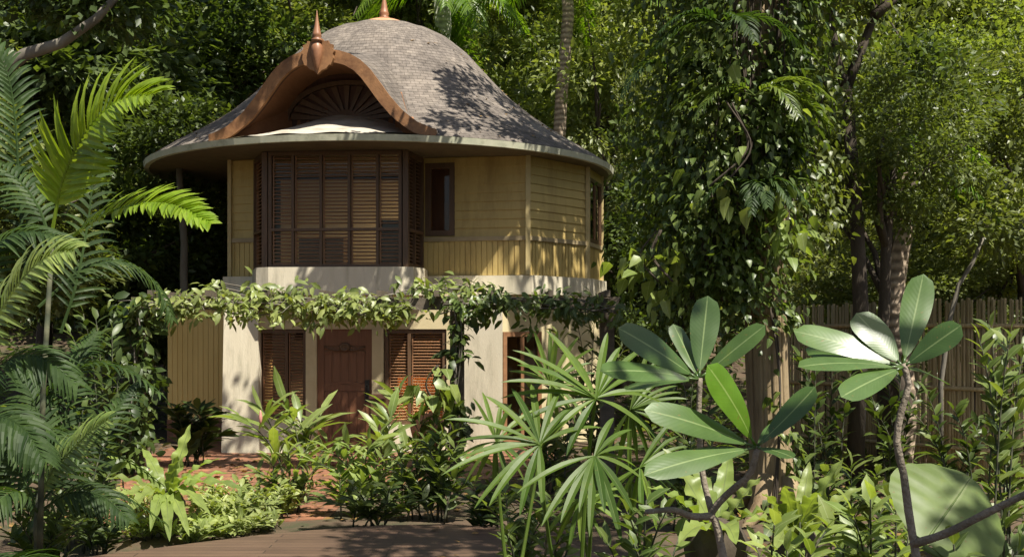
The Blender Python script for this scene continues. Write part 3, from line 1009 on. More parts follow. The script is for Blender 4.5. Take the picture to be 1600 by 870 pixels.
# yellow boarded wall on the left, set back
Ya = (xx(262, 22.3), 22.3); Yb = (xx(352, 22.2), 22.2)
board_wall('lower_wall', Ya, Yb, .45, 2.95, upper_boards=False, m='yellow_lit')
g = G(); g.seg(Ya, Yb, -.05, .449, -.15, .03); g.build('brick_base', M['paving'], villa, False)
g = G(); 
for a, b in ((Rc, (1.6, 26)), ((1.6, 26), (-2, 27.8)), ((-2, 27.8), (-5.4, 26.5)), ((-5.4, 26.5), (Ya[0], 22.45))):
    g.seg(a, b, -.05, 2.9, -.15, 0)
g.build('rear_wall', M['yellow'], villa, False)
g = G(); g.box(-6.2, 1.0, 24.2, 24.3, 0, 2.85); g.build('interior_wall', M['interior'], villa, False)
g = G(); g.box(-5.3, 0.6, 20.9, 24.2, -.02, .02); g.build('interior_floor', M['wood'], villa, False)
# lamps added to brighten the rooms behind the shutters, and a sofa
def lamp(name, loc, r, label, glow='added_glow'):
    e = empty(name, loc, label, 'lamp')
    g = G(); g.lathe(loc, [(r * 1.25, -.06), (r * 1.2, -.06), (r * .5, r * 1.2), (r * .12, r * 1.5), (.01, r * 1.5)], 18, False)
    g.build('lamp_shade', M['wood'], e, True)
    g = G(); g.lathe(loc, [(.004, 0), (.035, .03), (.04, .06), (.02, .1), (.004, .11)], 12)
    g.build('bulb', M[glow], e, True)
    g = G(); g.tube([Vector(loc) + Vector((0, 0, r * 1.5)), Vector(loc) + Vector((0, 0, r * 1.5 + .5))], .012, 6); g.build('cord', M['iron'], e)
e = empty('added_ceiling_lamp', (-.95, 22.1, 5.40), 'unseen flat ceiling lamp added to brighten the upstairs room behind the dark casement', 'lamp')  # added lamp, hidden behind the wall to brighten the bay
g = G(); g.lathe((-.95, 22.1, 5.40), [(.15, .03), (.15, 0), (.12, -.004)], 18, False); g.build('rim', M['wood'], e, True)
g = G(); g.lathe((-.95, 22.1, 5.398), [(.118, 0), (.06, -.014), (.002, -.018)], 18, False); g.build('diffuser', M['added_glow_bright'], e, True)
lamp('added_hanging_lamp', (-2.0, 21.9, 2.05), .13, 'shaded hanging lamp added to brighten the room behind the slats right of the carved door')
lamp('added_hanging_lamp', (-4.15, 21.9, 2.1), .10, 'shaded hanging lamp added to brighten the room behind the slats left of the carved door')
g = G(); g.box(-2.35, -1.4, 22.6, 23.2, .05, .95); g.box(-2.3, -1.5, 22.5, 22.6, .95, 1.3)
tag(g.build('cushioned_sofa', M['redcloth'], None, False), 'red-orange cushioned seat dimly seen through the lower right shutters', 'sofa')
# ------------------------------------------------------------------ trees
RNG = np.random.default_rng(7)
random.seed(5)

def crown_np(rng, rad, ncl, nleaf, L, clr, flat=.55, shell=2.2, aspect=.5):
    """leaf clumps through an ellipsoid: returns vertices and triangles"""
    rad = np.array(rad)
    u = unit(rng.normal(size=(ncl, 3)))
    c = u * (rng.random((ncl, 1)) ** (1 / shell)) * rad
    c[:, 2] *= np.where(c[:, 2] < 0, .8, 1.0)
    size = clr * rng.uniform(.55, 1.35, (ncl, 1))
    k = rng.integers(0, ncl, nleaf)
    o = rng.normal(size=(nleaf, 3))
    o = unit(o) * rng.random((nleaf, 1)) ** .45
    p = c[k] + o * size[k] * np.array([1, 1, flat])
    out = unit(o * [1, 1, .5] + c[k] / rad * .6)
    d = out + rng.normal(size=(nleaf, 3)) * .55 + [0, 0, -.25]
    n = np.array([0, 0, 1.0]) + rng.normal(size=(nleaf, 3)) * .45 + out * .35
    ll = L * rng.uniform(.6, 1.35, nleaf)
    return leaves4(p, d, n, ll, ll * aspect * rng.uniform(.8, 1.2, nleaf))

def limb_pts(a, b, wob, n=7):
    a, b = Vector(a), Vector(b)
    pts = []
    for k in range(n):
        t = k / (n - 1)
        pts.append(a.lerp(b, t) + Vector((random.uniform(-1, 1), random.uniform(-1, 1), 0)) * wob * sin(pi * t))
    return pts

CROWNS = {}
def crown_mesh(key, m, **kw):
    v, t = crown_np(np.random.default_rng(sum(map(ord, key))), **kw)
    me = tri_mesh('crown', v, t)
    me.materials.append(M[m])
    CROWNS[key] = me
crown_mesh('broad dark', 'lf_dark', rad=(3.4, 3.4, 2.6), ncl=60, nleaf=13000, L=.24, clr=.95)
crown_mesh('broad mid', 'lf_mid', rad=(3.2, 3.2, 2.8), ncl=55, nleaf=13000, L=.20, clr=.9)
crown_mesh('broad light', 'lf_light', rad=(2.8, 2.8, 2.4), ncl=48, nleaf=11000, L=.19, clr=.8)
crown_mesh('tall dark', 'lf_dark', rad=(2.4, 2.4, 4.2), ncl=60, nleaf=13000, L=.22, clr=.85)
crown_mesh('tall mid', 'lf_mid', rad=(2.2, 2.2, 4.0), ncl=55, nleaf=13000, L=.18, clr=.8)
crown_mesh('fine mid', 'lf_mid', rad=(2.8, 2.6, 2.6), ncl=75, nleaf=17000, L=.135, clr=.62)
crown_mesh('fine light', 'lf_light', rad=(2.4, 2.2, 2.4), ncl=60, nleaf=13000, L=.13, clr=.6)
crown_mesh('canopy', 'lf_mid', rad=(3.4, 3.4, 1.5), ncl=34, nleaf=5200, L=.26, clr=.85, flat=.4)

def tree(name, label, loc, h, crown, s=(1, 1, 1), rot=0.0, r=.16, bark='bark_dark', lean=(0, 0), fork=None, group=None, off=0.0):
    """trunk with limbs reaching into a crown of separate leaves; h = height of the crown's middle"""
    loc = Vector(loc); loc.z = gz(loc.x, loc.y) - .05
    e = empty(name, loc, label, 'tree', group)
    top = loc + Vector((lean[0], lean[1], h))
    g = G()
    tp = limb_pts(loc, top, .25, 8)
    g.tube(tp, [r * (1.25 if k == 0 else 1 - .55 * k / 7) for k in range(8)], 9)
    for k in range(6):
        b = tp[4 + k % 3]
        an = rot + k * 2.1
        tip = top + Vector((cos(an) * 1.9 * s[0], sin(an) * 1.9 * s[1], random.uniform(-.6, 1.4) * s[2]))
        g.tube(limb_pts(b, tip, .2, 5), [r * .45, r * .36, r * .27, r * .17, r * .07], 6)
    g.build('trunk', M[bark], e, True)
    o = bpy.data.objects.new('crown', CROWNS[crown])
    COL.objects.link(o)
    o.parent = e
    o.location = (top - loc) + Vector((0, 0, off))
    o.scale = s; o.rotation_euler = (0, 0, rot)
    return e

# far forest on the rising ground: nobody could count it
def forest():
    rng = np.random.default_rng(21)
    V, T, MI = [], [], []
    base = 0
    protos = [crown_np(np.random.default_rng(100 + k), rad=(3.0, 3.0, 2.6), ncl=40, nleaf=5200, L=.30 - .02 * k, clr=1.0) for k in range(5)]
    spots = []
    for row, (Y, h0) in enumerate(((38, 0), (43, 0), (49, 0), (56, 1))):
        half = Y * .47 + 4
        nx = int(half * 2 / 3.9)
        for k in range(nx + 1):
            x = -half + 2 * half * k / nx + rng.uniform(-1, 1)
            for lev in range(4):
                z = gz(x, Y) + 1.6 + lev * 3.7 + rng.uniform(-.8, .8)
                if z > 24:
                    continue
                spots.append((x + rng.uniform(-.8, .8), Y + rng.uniform(-1.2, 1.2), z))
    for (x, y, z) in spots:
        v, t = protos[rng.integers(5)]
        a = rng.uniform(0, 6.28); s = rng.uniform(.8, 1.25)
        R_ = np.array([[cos(a), -sin(a), 0], [sin(a), cos(a), 0], [0, 0, 1]])
        V.append((v @ R_.T) * s + [x, y, z]); T.append(t + base)
        base += len(v)
        MI.append(np.full(len(t), rng.choice([0, 0, 1, 1, 2]), dtype=np.int32))
    me = tri_mesh('forest', np.concatenate(V), np.concatenate(T), mi=np.concatenate(MI))
    kind(link('forest', me, [M['lf_dark'], M['lf_mid'], M['lf_light']], None, False), 'stuff')
forest()

# trees one can tell apart, far to near
tr = tree
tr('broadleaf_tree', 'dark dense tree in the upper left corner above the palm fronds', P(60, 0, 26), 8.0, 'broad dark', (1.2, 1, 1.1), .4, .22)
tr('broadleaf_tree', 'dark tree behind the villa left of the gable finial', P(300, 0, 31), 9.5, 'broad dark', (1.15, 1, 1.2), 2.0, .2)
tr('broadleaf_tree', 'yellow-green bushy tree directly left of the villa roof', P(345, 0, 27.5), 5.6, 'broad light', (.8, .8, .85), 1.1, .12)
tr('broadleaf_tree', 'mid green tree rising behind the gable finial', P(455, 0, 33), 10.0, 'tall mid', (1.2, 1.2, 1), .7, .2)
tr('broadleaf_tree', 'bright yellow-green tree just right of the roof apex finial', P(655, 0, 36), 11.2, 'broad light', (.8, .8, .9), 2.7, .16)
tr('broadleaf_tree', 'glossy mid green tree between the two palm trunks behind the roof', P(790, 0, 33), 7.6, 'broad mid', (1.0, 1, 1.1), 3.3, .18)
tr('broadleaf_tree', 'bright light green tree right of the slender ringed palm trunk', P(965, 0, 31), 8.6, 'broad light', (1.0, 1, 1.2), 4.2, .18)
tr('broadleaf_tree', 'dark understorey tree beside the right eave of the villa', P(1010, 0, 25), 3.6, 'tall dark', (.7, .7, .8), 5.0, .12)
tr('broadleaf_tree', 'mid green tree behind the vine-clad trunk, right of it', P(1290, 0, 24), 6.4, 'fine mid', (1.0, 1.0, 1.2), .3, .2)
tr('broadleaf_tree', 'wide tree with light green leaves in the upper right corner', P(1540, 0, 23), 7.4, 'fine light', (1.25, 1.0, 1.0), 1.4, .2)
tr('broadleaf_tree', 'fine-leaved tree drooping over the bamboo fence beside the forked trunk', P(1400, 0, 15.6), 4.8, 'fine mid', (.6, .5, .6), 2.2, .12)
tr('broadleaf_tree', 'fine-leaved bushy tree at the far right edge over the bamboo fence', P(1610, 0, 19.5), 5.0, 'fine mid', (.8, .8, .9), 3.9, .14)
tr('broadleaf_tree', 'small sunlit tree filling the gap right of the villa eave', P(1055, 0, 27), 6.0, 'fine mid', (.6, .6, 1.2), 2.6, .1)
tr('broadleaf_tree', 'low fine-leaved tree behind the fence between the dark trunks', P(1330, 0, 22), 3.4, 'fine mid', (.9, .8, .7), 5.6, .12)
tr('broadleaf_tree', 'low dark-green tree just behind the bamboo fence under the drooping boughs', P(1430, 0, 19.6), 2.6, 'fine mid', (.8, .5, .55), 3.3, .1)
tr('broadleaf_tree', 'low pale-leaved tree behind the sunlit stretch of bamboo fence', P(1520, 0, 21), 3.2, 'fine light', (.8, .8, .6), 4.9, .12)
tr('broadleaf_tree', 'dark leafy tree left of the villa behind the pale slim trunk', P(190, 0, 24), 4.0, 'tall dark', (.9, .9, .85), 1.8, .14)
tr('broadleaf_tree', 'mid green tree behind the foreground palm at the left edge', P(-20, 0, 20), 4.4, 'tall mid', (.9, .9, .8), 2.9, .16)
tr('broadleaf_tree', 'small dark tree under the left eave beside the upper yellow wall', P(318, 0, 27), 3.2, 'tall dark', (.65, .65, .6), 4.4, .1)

# canopy trees that stand outside the picture and reach over the garden: they only show as shade and the boughs at the top
for k, (x, y, h, s, rot, ln) in enumerate(((7.8, 6.0, 9.2, .7, 1.9, -4.2), (5.5, -3.0, 10.5, 1.1, 2.4, 0), (-16.0, 19.0, 13.2, 1.3, .9, 9.2), (19.0, 17.0, 13.5, .95, 2.2, -9.0), (14.0, 10.0, 11.2, .72, 4.0, -11.2), (-15.0, 13.4, 12.0, .52, 3.1, 12.3))):
    tr('shade_tree', 'tall tree outside the picture whose high canopy shades the garden', (x, y, 0), h, 'canopy', (s, s, 1.1), rot, .2, 'bark_dark', lean=(ln, 5.5 if ln > 2 else (9.4 if ln < -6 else (1.6 if ln < -2 else 0))), group='canopy trees over the garden')

# forked dark tree, upper right
e = empty('forked_tree', P(1322, 0, 15.4), 'dark bare trunk forking in two in front of the right-hand foliage', 'tree')
loc = P(1335, 510, 15.4); loc.z = 0; e.location = loc
g = G()
a = P(1338, 330, 15.4); f = P(1322, 135, 15.4)
g.tube([loc, P(1345, 480, 15.4), a, f], [.13, .11, .095, .08], 8)
for q in ([(1322, 135), (1306, 90), (1300, 40), (1292, -40)], [(1322, 138), (1345, 80), (1366, 25), (1385, -50)], [(1366, 25), (1395, 0), (1420, -60)]):
    g.tube([P(x, y, 15.4 + .1 * i) for i, (x, y) in enumerate(q)], [.08, .065, .055, .045][:len(q)], 7)
g.build('trunk', M['bark_dark'], e, True)
v, t = crown_np(np.random.default_rng(5), rad=(2.0, 1.2, 1.0), ncl=26, nleaf=3600, L=.13, clr=.7)
c0 = P(1330, -60, 15.4)
link('crown', tri_mesh('crown', v + np.array(c0), t), M['lf_mid'], e, False)

# thin trunks
def bare(name, label, pts, Y, rad, m, cat='tree'):
    b = P(pts[-1][0], pts[-1][1], Y); b.z = gz(b.x, b.y) - .05
    e = empty(name, b, label, cat)
    g = G()
    q = [P(x, y, Y) for x, y in pts] + [b]
    n = len(q)
    g.tube(q, [rad * (.75 + .35 * k / (n - 1)) for k in range(n)], 10)
    g.build('trunk', M[m], e, True)
    return e
def top_crown(e, c, rad, n, L, m, seed):
    v, t = crown_np(np.random.default_rng(seed), rad=rad, ncl=26, nleaf=n, L=L, clr=.7)
    link('crown', tri_mesh('crown', v + np.array(c), t), M[m], e, False)
e = bare('slim_tree', 'slim pale trunk standing below the left eave of the villa', [(278, 240), (282, 300), (288, 380), (287, 430), (290, 520)], 22.6, .085, 'bark_grey')
top_crown(e, P(270, 215, 22.9), (1.0, .9, .8), 2600, .17, 'lf_dark', 11)
e = bare('dark_tree', 'dark straight trunk beside the ringed palm trunk near the fence', [(1396, 180), (1392, 300), (1388, 420), (1385, 520)], 17.6, .14, 'bark_dark')
top_crown(e, P(1400, 150, 18), (1.5, 1.2, 1.1), 3600, .15, 'lf_dark', 12)
e = bare('crooked_tree', 'thin crooked pale stem in front of the sunlit bamboo fence', [(1536, 370), (1520, 410), (1498, 445), (1484, 500), (1470, 600)], 16.2, .035, 'bark_grey')
top_crown(e, P(1545, 350, 16.4), (.8, .7, .5), 1300, .13, 'lf_mid', 13)
# leaning bough in the upper left
e = empty('leaning_tree', (0, 0, 0), 'grey-brown bough leaning across the upper left corner', 'tree')
b = P(-330, 300, 17); b.z = 0; e.location = b
g = G(); g.tube([b, P(-260, 320, 17), P(-80, 170, 17), P(40, 85, 17), P(95, 68, 17), P(150, 30, 17), P(205, -30, 17)], [.2, .18, .14, .10, .085, .07, .05], 8)
g.build('trunk', M['bark_grey'], e, True)
top_crown(e, P(120, -20, 17.6), (2.4, 1.4, 1.0), 5200, .17, 'lf_dark', 14)

# palms
def frond(g, path, n, ll, up, tip_w=.02, lean=1.0, width=.022, droop=.35, spread=55, rach=.012, jitter=.1, skip=.12, taper=.35, sides=(1, -1)):
    """feather leaf: rachis along path with folded leaflets both sides"""
    pts = path
    tot = len(pts) - 1
    def at(t):
        f = t * tot; k = min(int(f), tot - 1)
        return pts[k].lerp(pts[k + 1], f - k), (pts[k + 1] - pts[k]).normalized()
    g.tube(pts, [rach * (1.15 - .9 * k / tot) for k in range(tot + 1)], 5)
    for k in range(n):
        t = skip + (1 - skip) * (k + .5) / n
        p, tan = at(t)
        side = tan.cross(up).normalized()
        nn = side.cross(tan)
        prof = (min(1, (t - skip) / .18 + .45)) * (1 - (1 - taper) * max(0, (t - .45) / .55) ** 1.4)
        for s in sides:
            L = ll * prof * random.uniform(1 - jitter, 1 + jitter)
            an = radians(spread - 22 * t + random.uniform(-5, 5))
            d = (tan * cos(an) + side * s * sin(an)).normalized()
            lift = .28 * random.uniform(.6, 1.3)
            d = (d + nn * lift).normalized()
            q = []
            for i in range(5):
                x = i / 4
                q.append(p + d * L * x - nn * droop * L * x * x * 1.0 - Vector((0, 0, 1)) * droop * .35 * L * x ** 2.2)
            g.blade(q, lambda x, w=width * random.uniform(.85, 1.15): w * min(1, .5 + 3 * x) * (1 - x) ** .55 + .0008, nn, fold=.35)

def coconut(name, label, loc, top, r, bark, nf, L, tilt, seed, mats=('lf_palm',), lean=None):
    random.seed(seed)
    loc = Vector(loc); loc.z = gz(loc.x, loc.y) - .05
    e = empty(name, loc, label, 'palm tree')
    top = Vector(top)
    g = G()
    pts = [loc.lerp(top, k / 11) + Vector((.12 * sin(k * .7), 0, 0)) * (0 if k in (0, 11) else 1) for k in range(12)]
    g.tube(pts, [r * (1.35 if k == 0 else 1.0 - .2 * k / 11) for k in range(12)], 12)
    g.build('trunk', M[bark], e, True)
    for k in range(nf):
        an = 2 * pi * k / nf + random.uniform(-.25, .25)
        ti = tilt[k % len(tilt)] + random.uniform(-.12, .12)
        h = Vector((cos(an), sin(an), 0))
        p1 = top + h * L * .45 + Vector((0, 0, L * (.45 * ti + .15)))
        p2 = top + h * L * (.85) + Vector((0, 0, L * (ti - .75) * .7))
        g = G()
        frond(g, bez(top, p1, p2, 12), 38, L * .24, Vector((0, 0, 1)), width=.035, droop=.45, rach=.035)
        g.build('frond', M['lf_palm'], e, False)
    return e
coconut('coconut_palm', 'tall slender palm with ringed brown trunk right behind the roof', P(876, 510, 29.5), P(884, -40, 29.5), .19, 'palm_bark', 12, 3.4, (.9, .5, .2), 31)
coconut('coconut_palm', 'thick pale palm trunk behind the roof with arching fronds', P(672, 510, 33), P(690, -12, 33), .30, 'palm_pale', 12, 3.6, (.9, .35, -.1, .15), 32)
coconut('coconut_palm', 'palm with brown ringed trunk in front of the bamboo fence', P(1402, 510, 17), P(1418, 270, 17), .155, 'palm_bark', 9, 1.5, (.8, .4, .1), 33)

# unseen tree added so that its low boughs shade the foreground plants
e = empty('shade_tree', (6.2, .5, 0), 'unseen tree added so its low boughs shade the nearest plants', 'tree')
g = G(); g.tube([Vector((6.2, .5, -.05)), Vector((6.0, .8, 3)), Vector((5.3, 1.6, 6.0)), Vector((4.6, 2.4, 7.4))], [.16, .14, .11, .07], 8)
g.tube([Vector((5.3, 1.6, 6.0)), Vector((3.6, 2.4, 6.4)), Vector((2.0, 3.0, 6.5))], [.07, .05, .02], 6)
g.build('trunk', M['bark_dark'], e, True)
vs_ = [crown_np(np.random.default_rng(88 + k), rad=r_, ncl=7, nleaf=n_, L=.16, clr=.3) for k, (r_, n_) in enumerate((((.42, .4, .25), 190), ((.55, .5, .3), 230)))]
link('crown', tri_mesh('crown', np.concatenate([vs_[0][0] + np.array([1.95, 3.05, 6.45]), vs_[1][0] + np.array([4.5, 2.6, 6.9])]), np.concatenate([vs_[0][1], vs_[1][1] + len(vs_[0][0])])), M['lf_mid'], e, False)

# ---- the vine-clad tree on the right
e = empty('vine_clad_tree', (3.25, 13.6, 0), 'thick trunk wrapped in climbing vines right of the villa, pale bark bare below', 'tree')
TY = 13.6
tp = [P(1208, 850, TY), P(1208, 780, TY), P(1203, 680, TY), P(1198, 560, TY), P(1196, 420, TY), P(1196, 260, TY), P(1190, 100, TY), P(1188, -60, TY), P(1200, -330, TY)]
e.location = (tp[0].x, TY, 0)
tp[0].z = -.05
random.seed(3)
g = G()
g.tube(tp, [.33, .255, .245, .24, .235, .24, .235, .22, .16], 18)
# bark ridges and root flare
for k in range(26):
    an = random.uniform(0, 6.28); rr = .228
    pts = []
    for i, p in enumerate(tp[:8]):
        f = 1.22 if i == 0 else 1.02
        pts.append(p + Vector((cos(an + i * .06), sin(an + i * .06), 0)) * rr * f)
    g.tube(pts, [.09, .045, .03, .035, .03, .03, .03, .02], 5)
for an, L in ((.6, .7), (2.5, .6), (4.1, .9), (5.3, .8)):
    d = Vector((cos(an), sin(an), 0))
    g.tube([tp[0] + d * .2 + Vector((0, 0, .55)), tp[0] + d * .4 + Vector((0, 0, .2)), tp[0] + d * L], [.12, .11, .05], 7)
for q in ([(1190, 60), (1130, -40), (1040, -130), (960, -200)], [(1190, 20), (1260, -80), (1370, -170)], [(1195, -100), (1180, -240), (1110, -360)]):
    g.tube([P(x, y, TY - .25 * i) for i, (x, y) in enumerate(q)], [.14, .11, .08, .05][:len(q)], 7)
g.tube([P(1195, -100, TY), Vector((2.2, 15.0, 8.4)), Vector((.8, 16.3, 8.8)), Vector((-1.4, 17.0, 9.0))], [.14, .11, .08, .03], 7)
g.build('trunk', M['bark_pale'], e, True)
v, t = crown_np(np.random.default_rng(77), rad=(2.2, 2.0, 1.3), ncl=26, nleaf=4600, L=.2, clr=.8, flat=.45)
v2, t2 = crown_np(np.random.default_rng(78), rad=(2.0, 1.0, .6), ncl=14, nleaf=1500, L=.2, clr=.6, flat=.45)  # unseen bough added to shade the ledge and lower wall
v = np.concatenate([v + np.array([4.6, TY - .4, 9.2]), v2 + np.array([-.4, 16.9, 8.85])]); t = np.concatenate([t, t2 + len(v) - len(v2)])
link('crown', tri_mesh('crown', v, t), M['lf_mid'], e, False)

def cling(name, label, spots, n, L, m, seed, spread, cat='climbing plant', heart=True, asp=.6, stems=(), parts=None, tilt=.9):
    """leaves hanging round a path of (x px, y px, Y, radius x, radius y)"""
    rng = np.random.default_rng(seed)
    pts = np.array([[*P(a, b, c)] for a, b, c, *_ in spots]); rad = np.array([[s[3], s[4]] for s in spots])
    e = empty(name, Vector(pts[-1]), label, cat)
    k = rng.random(n) * (len(pts) - 1); i = k.astype(int); f = (k - i)[:, None]
    c = pts[i] * (1 - f) + pts[i + 1] * f; r = rad[i] * (1 - f) + rad[i + 1] * f
    # clusters so that gaps stay between sprays
    ncl = max(8, n // 26)
    kc = rng.random(ncl) * (len(pts) - 1); ic = kc.astype(int); fc = (kc - ic)[:, None]
    cc = pts[ic] * (1 - fc) + pts[ic + 1] * fc; rc = rad[ic] * (1 - fc) + rad[ic + 1] * fc
    an = rng.uniform(0, 2 * pi, ncl); q = rng.random(ncl) ** .5
    cc = cc + np.stack([np.cos(an) * rc[:, 0] * q, np.sin(an) * rc[:, 1] * q, rng.normal(0, .12, ncl)], 1)
    j = rng.integers(0, ncl, n)
    p = cc[j] + rng.normal(size=(n, 3)) * np.array([spread, spread, spread * 1.2])
    out = unit(np.stack([np.cos(an[j]), np.sin(an[j]), np.zeros(n)], 1) + rng.normal(size=(n, 3)) * .5)
    d = out * .8 + np.array([0, 0, -.7]) + rng.normal(size=(n, 3)) * .35
    nn = out * tilt + np.array([0, 0, .8]) + rng.normal(size=(n, 3)) * .35
    ll = L * rng.uniform(.55, 1.3, n)
    v, t, uv = leaves8(p, d, nn, ll, ll * asp * rng.uniform(.85, 1.15, n), .18, .35, heart)
    o = link('foliage', tri_mesh('foliage', v, t, uv), M[m], e, True)
    g = G()
    for k_ in range(max(3, ncl // 14)):
        a = pts[0] ; 
        path = []
        th = rng.uniform(0, 6.28)
        for h in range(len(pts)):
            path.append(Vector(pts[h]) + Vector((cos(th + h * .5) * rad[h][0] * .35, sin(th + h * .5) * rad[h][1] * .35, 0)))
        if len(path) > 1:
            g.tube(smooth(path, len(path) * 4), .011, 5)
    for sp in stems:
        g.tube([P(*x) for x in sp], .012, 5)
    g.build('stem', M['bark_dark'], e, True)
    return e
cling('climbing_vine', 'mass of small-leaved climbing vine hiding the upper half of the pale trunk',
      [(1195, -90, 13.4, 1.1, .8), (1170, 60, 13.4, .95, .75), (1155, 180, 13.3, .85, .7), (1130, 290, 13.3, .9, .65), (1135, 390, 13.3, .8, .6), (1150, 470, 13.4, .5, .45)], 8500, .105, 'lf_vine', 41, .22)
cling('climbing_vine', 'curtain of dark vine hanging between the right eave and the pale trunk',
      [(1060, -60, 14.6, .8, .6), (1060, 90, 14.6, .7, .6), (1055, 230, 14.5, .5, .5), (1045, 350, 14.4, .5, .5), (1060, 450, 14.3, .5, .5), (1080, 540, 14.2, .45, .4)], 4600, .10, 'lf_vine', 42, .22)
cling('climbing_vine', 'loose veil of pale vine hanging right of the vine-clad trunk', [(1270, -80, 14.4, .5, .5), (1275, 60, 14.4, .5, .5), (1262, 180, 14.3, .45, .4), (1255, 290, 14.3, .4, .4), (1245, 380, 14.2, .3, .3)], 2200, .10, 'lf_mid', 48, .22)
cling('climbing_vine', 'narrow tongue of vine down the right side of the upper trunk', [(1225, -60, 13.1, .3, .2), (1222, 80, 13.1, .28, .2), (1218, 180, 13.1, .25, .2), (1214, 260, 13.1, .2, .15)], 700, .14, 'lf_dark', 47, .12)
cling('climbing_vine', 'sparse vine creeping up the pale lower trunk', [(1215, 480, 13.2, .3, .15), (1225, 560, 13.2, .22, .12), (1228, 640, 13.2, .2, .1), (1222, 740, 13.2, .22, .1), (1215, 800, 13.2, .3, .12)], 150, .12, 'lf_vine', 43, .06)
cling('philodendron', 'large-leaved climber lit on the left flank of the vine-clad tree', [(1030, 360, 12.9, .25, .2), (1010, 400, 12.9, .3, .2), (1040, 440, 12.9, .25, .2)], 60, .24, 'lf_ginger', 44, .13)
cling('philodendron', 'large-leaved climber catching sun right of the vine-clad trunk', [(1215, 280, 12.8, .25, .2), (1235, 330, 12.8, .22, .2), (1225, 375, 12.8, .2, .2)], 60, .24, 'lf_ginger', 45, .13)
cling('philodendron', 'broad heart-shaped leaves dotted up the front of the vine mass', [(1130, 160, 12.4, .35, .2), (1160, 230, 12.4, .4, .2), (1110, 290, 12.4, .45, .2)], 26, .22, 'lf_ginger', 46, .2)
def fern_sprays(name, label, c, n, L, m, seed, cat='fern'):
    random.seed(seed)
    e = empty(name, c, label, cat)
    for k in range(n):
        an = random.uniform(pi * .9, 2.1 * pi)
        h = Vector((cos(an), sin(an) * .6, 0))
        g = G()
        frond(g, bez(c, c + h * L * .5 + Vector((0, 0, L * random.uniform(.15, .45))), c + h * L + Vector((0, 0, -L * random.uniform(.1, .5))), 9), 20, L * .3, Vector((0, 0, 1)), width=.022, droop=.3, rach=.007)
        g.build('frond', M[m], e, False)
    return e
fern_sprays('hanging_fern', 'feathery fern fronds growing from the vine mass near the top', P(1130, 40, 12.6), 5, .9, 'lf_palmd', 51)
fern_sprays('hanging_fern', 'feathery fern fronds arching right from the middle of the vine-clad trunk', P(1180, 150, 12.6), 6, .9, 'lf_vine', 52)
fern_sprays('hanging_fern', 'dark feathery fern fronds low on the vine-clad trunk', P(1180, 300, 12.6), 5, .7, 'lf_palmd', 53)
fern_sprays('hanging_fern', 'feathery fern fronds between the right eave and the vine-clad tree', P(1050, 120, 13.6), 5, .9, 'lf_palmd', 54)
# ------------------------------------------------------------------ garden plants
def profile(kind_):
    if kind_ == 'obovate':
        return lambda t, h: h * ((max(t, .0) ** .85) * (max(1 - t, 0) ** .42)) / .528 + .004 * (1 - t)
    if kind_ == 'lance':
        return lambda t, h: h * sin(pi * min(1, t ** .75)) ** .9 + .003 * (1 - t)
    if kind_ == 'strap':
        return lambda t, h: h * min(1, .35 + 1.6 * t) * (1 - t ** 3.2) ** .8
    if kind_ == 'fan':
        return lambda t, h: h * min(1, .18 + 2.2 * t) * (1 - t ** 4) ** .7 + .001
PF = {k: profile(k) for k in ('obovate', 'lance', 'strap', 'fan')}

def leaf(g, a, b, hw, up, sag=.1, prof='obovate', n=12, fold=.15, nac=4, ruffle=0, rfreq=8, curl=0.0, ph=0):
    """one leaf from a to b, bowed by sag (fraction of its length, along up)"""
    up = Vector(up).normalized()
    L = (b - a).length
    mid = (a + b) / 2 + up * L * sag
    g.blade(bez(a, mid, b, n), lambda t: PF[prof](t, hw), up, fold, nac, ruffle, rfreq, ph, curl)

# ---- foreground feather palm on the left
def fP(q, Y):
    return [P(x, y, Y + (dy if True else 0)) for x, y, dy in q]
def feather_palm(name, label, base, stems, fronds, seed, m_):
    random.seed(seed)
    e = empty(name, base, label, 'palm')
    for st in stems:
        g = G(); g.tube(st[0], st[1], 8); g.build('stem', M['cane'], e, True)
    for (q, Y, n, ll, up, wd, m, dr) in fronds:
        g = G()
        frond(g, smooth(fP(q, Y)), n, ll, Vector(up), width=wd, droop=dr, rach=.012, spread=58)
        g.build('frond', M[m or m_], e, False)
    return e
b = P(70, 860, 8); b.z = 0
def cane(x0, y0, x1, y1, Y, r=.022):
    a = P(x0, y0, Y); a.z = 0.0
    return ([a, P((x0 + x1) / 2 - 4, (y0 + y1) / 2, Y), P(x1, y1, Y)], [r * 1.2, r, r * .8])
feather_palm('feather_palm', 'tall clumping palm at the left edge with sunlit arching feather fronds', b,
    [cane(60, 860, 82, 370, 8.6)],
    [
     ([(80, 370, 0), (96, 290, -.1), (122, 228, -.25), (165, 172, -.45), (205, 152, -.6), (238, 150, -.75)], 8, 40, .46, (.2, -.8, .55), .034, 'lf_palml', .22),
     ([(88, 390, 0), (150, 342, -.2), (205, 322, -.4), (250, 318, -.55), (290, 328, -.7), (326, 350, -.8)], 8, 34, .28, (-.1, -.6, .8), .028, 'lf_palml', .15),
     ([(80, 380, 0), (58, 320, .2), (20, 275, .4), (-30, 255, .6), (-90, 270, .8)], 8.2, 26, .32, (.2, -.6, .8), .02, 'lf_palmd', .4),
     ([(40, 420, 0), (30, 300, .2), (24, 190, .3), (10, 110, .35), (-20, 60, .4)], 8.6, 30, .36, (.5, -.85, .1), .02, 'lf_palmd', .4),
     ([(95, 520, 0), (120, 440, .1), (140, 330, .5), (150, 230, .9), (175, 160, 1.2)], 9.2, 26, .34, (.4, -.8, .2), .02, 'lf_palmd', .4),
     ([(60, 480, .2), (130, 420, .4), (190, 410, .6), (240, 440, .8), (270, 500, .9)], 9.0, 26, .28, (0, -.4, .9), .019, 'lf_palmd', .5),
    ], 61, 'lf_palm')
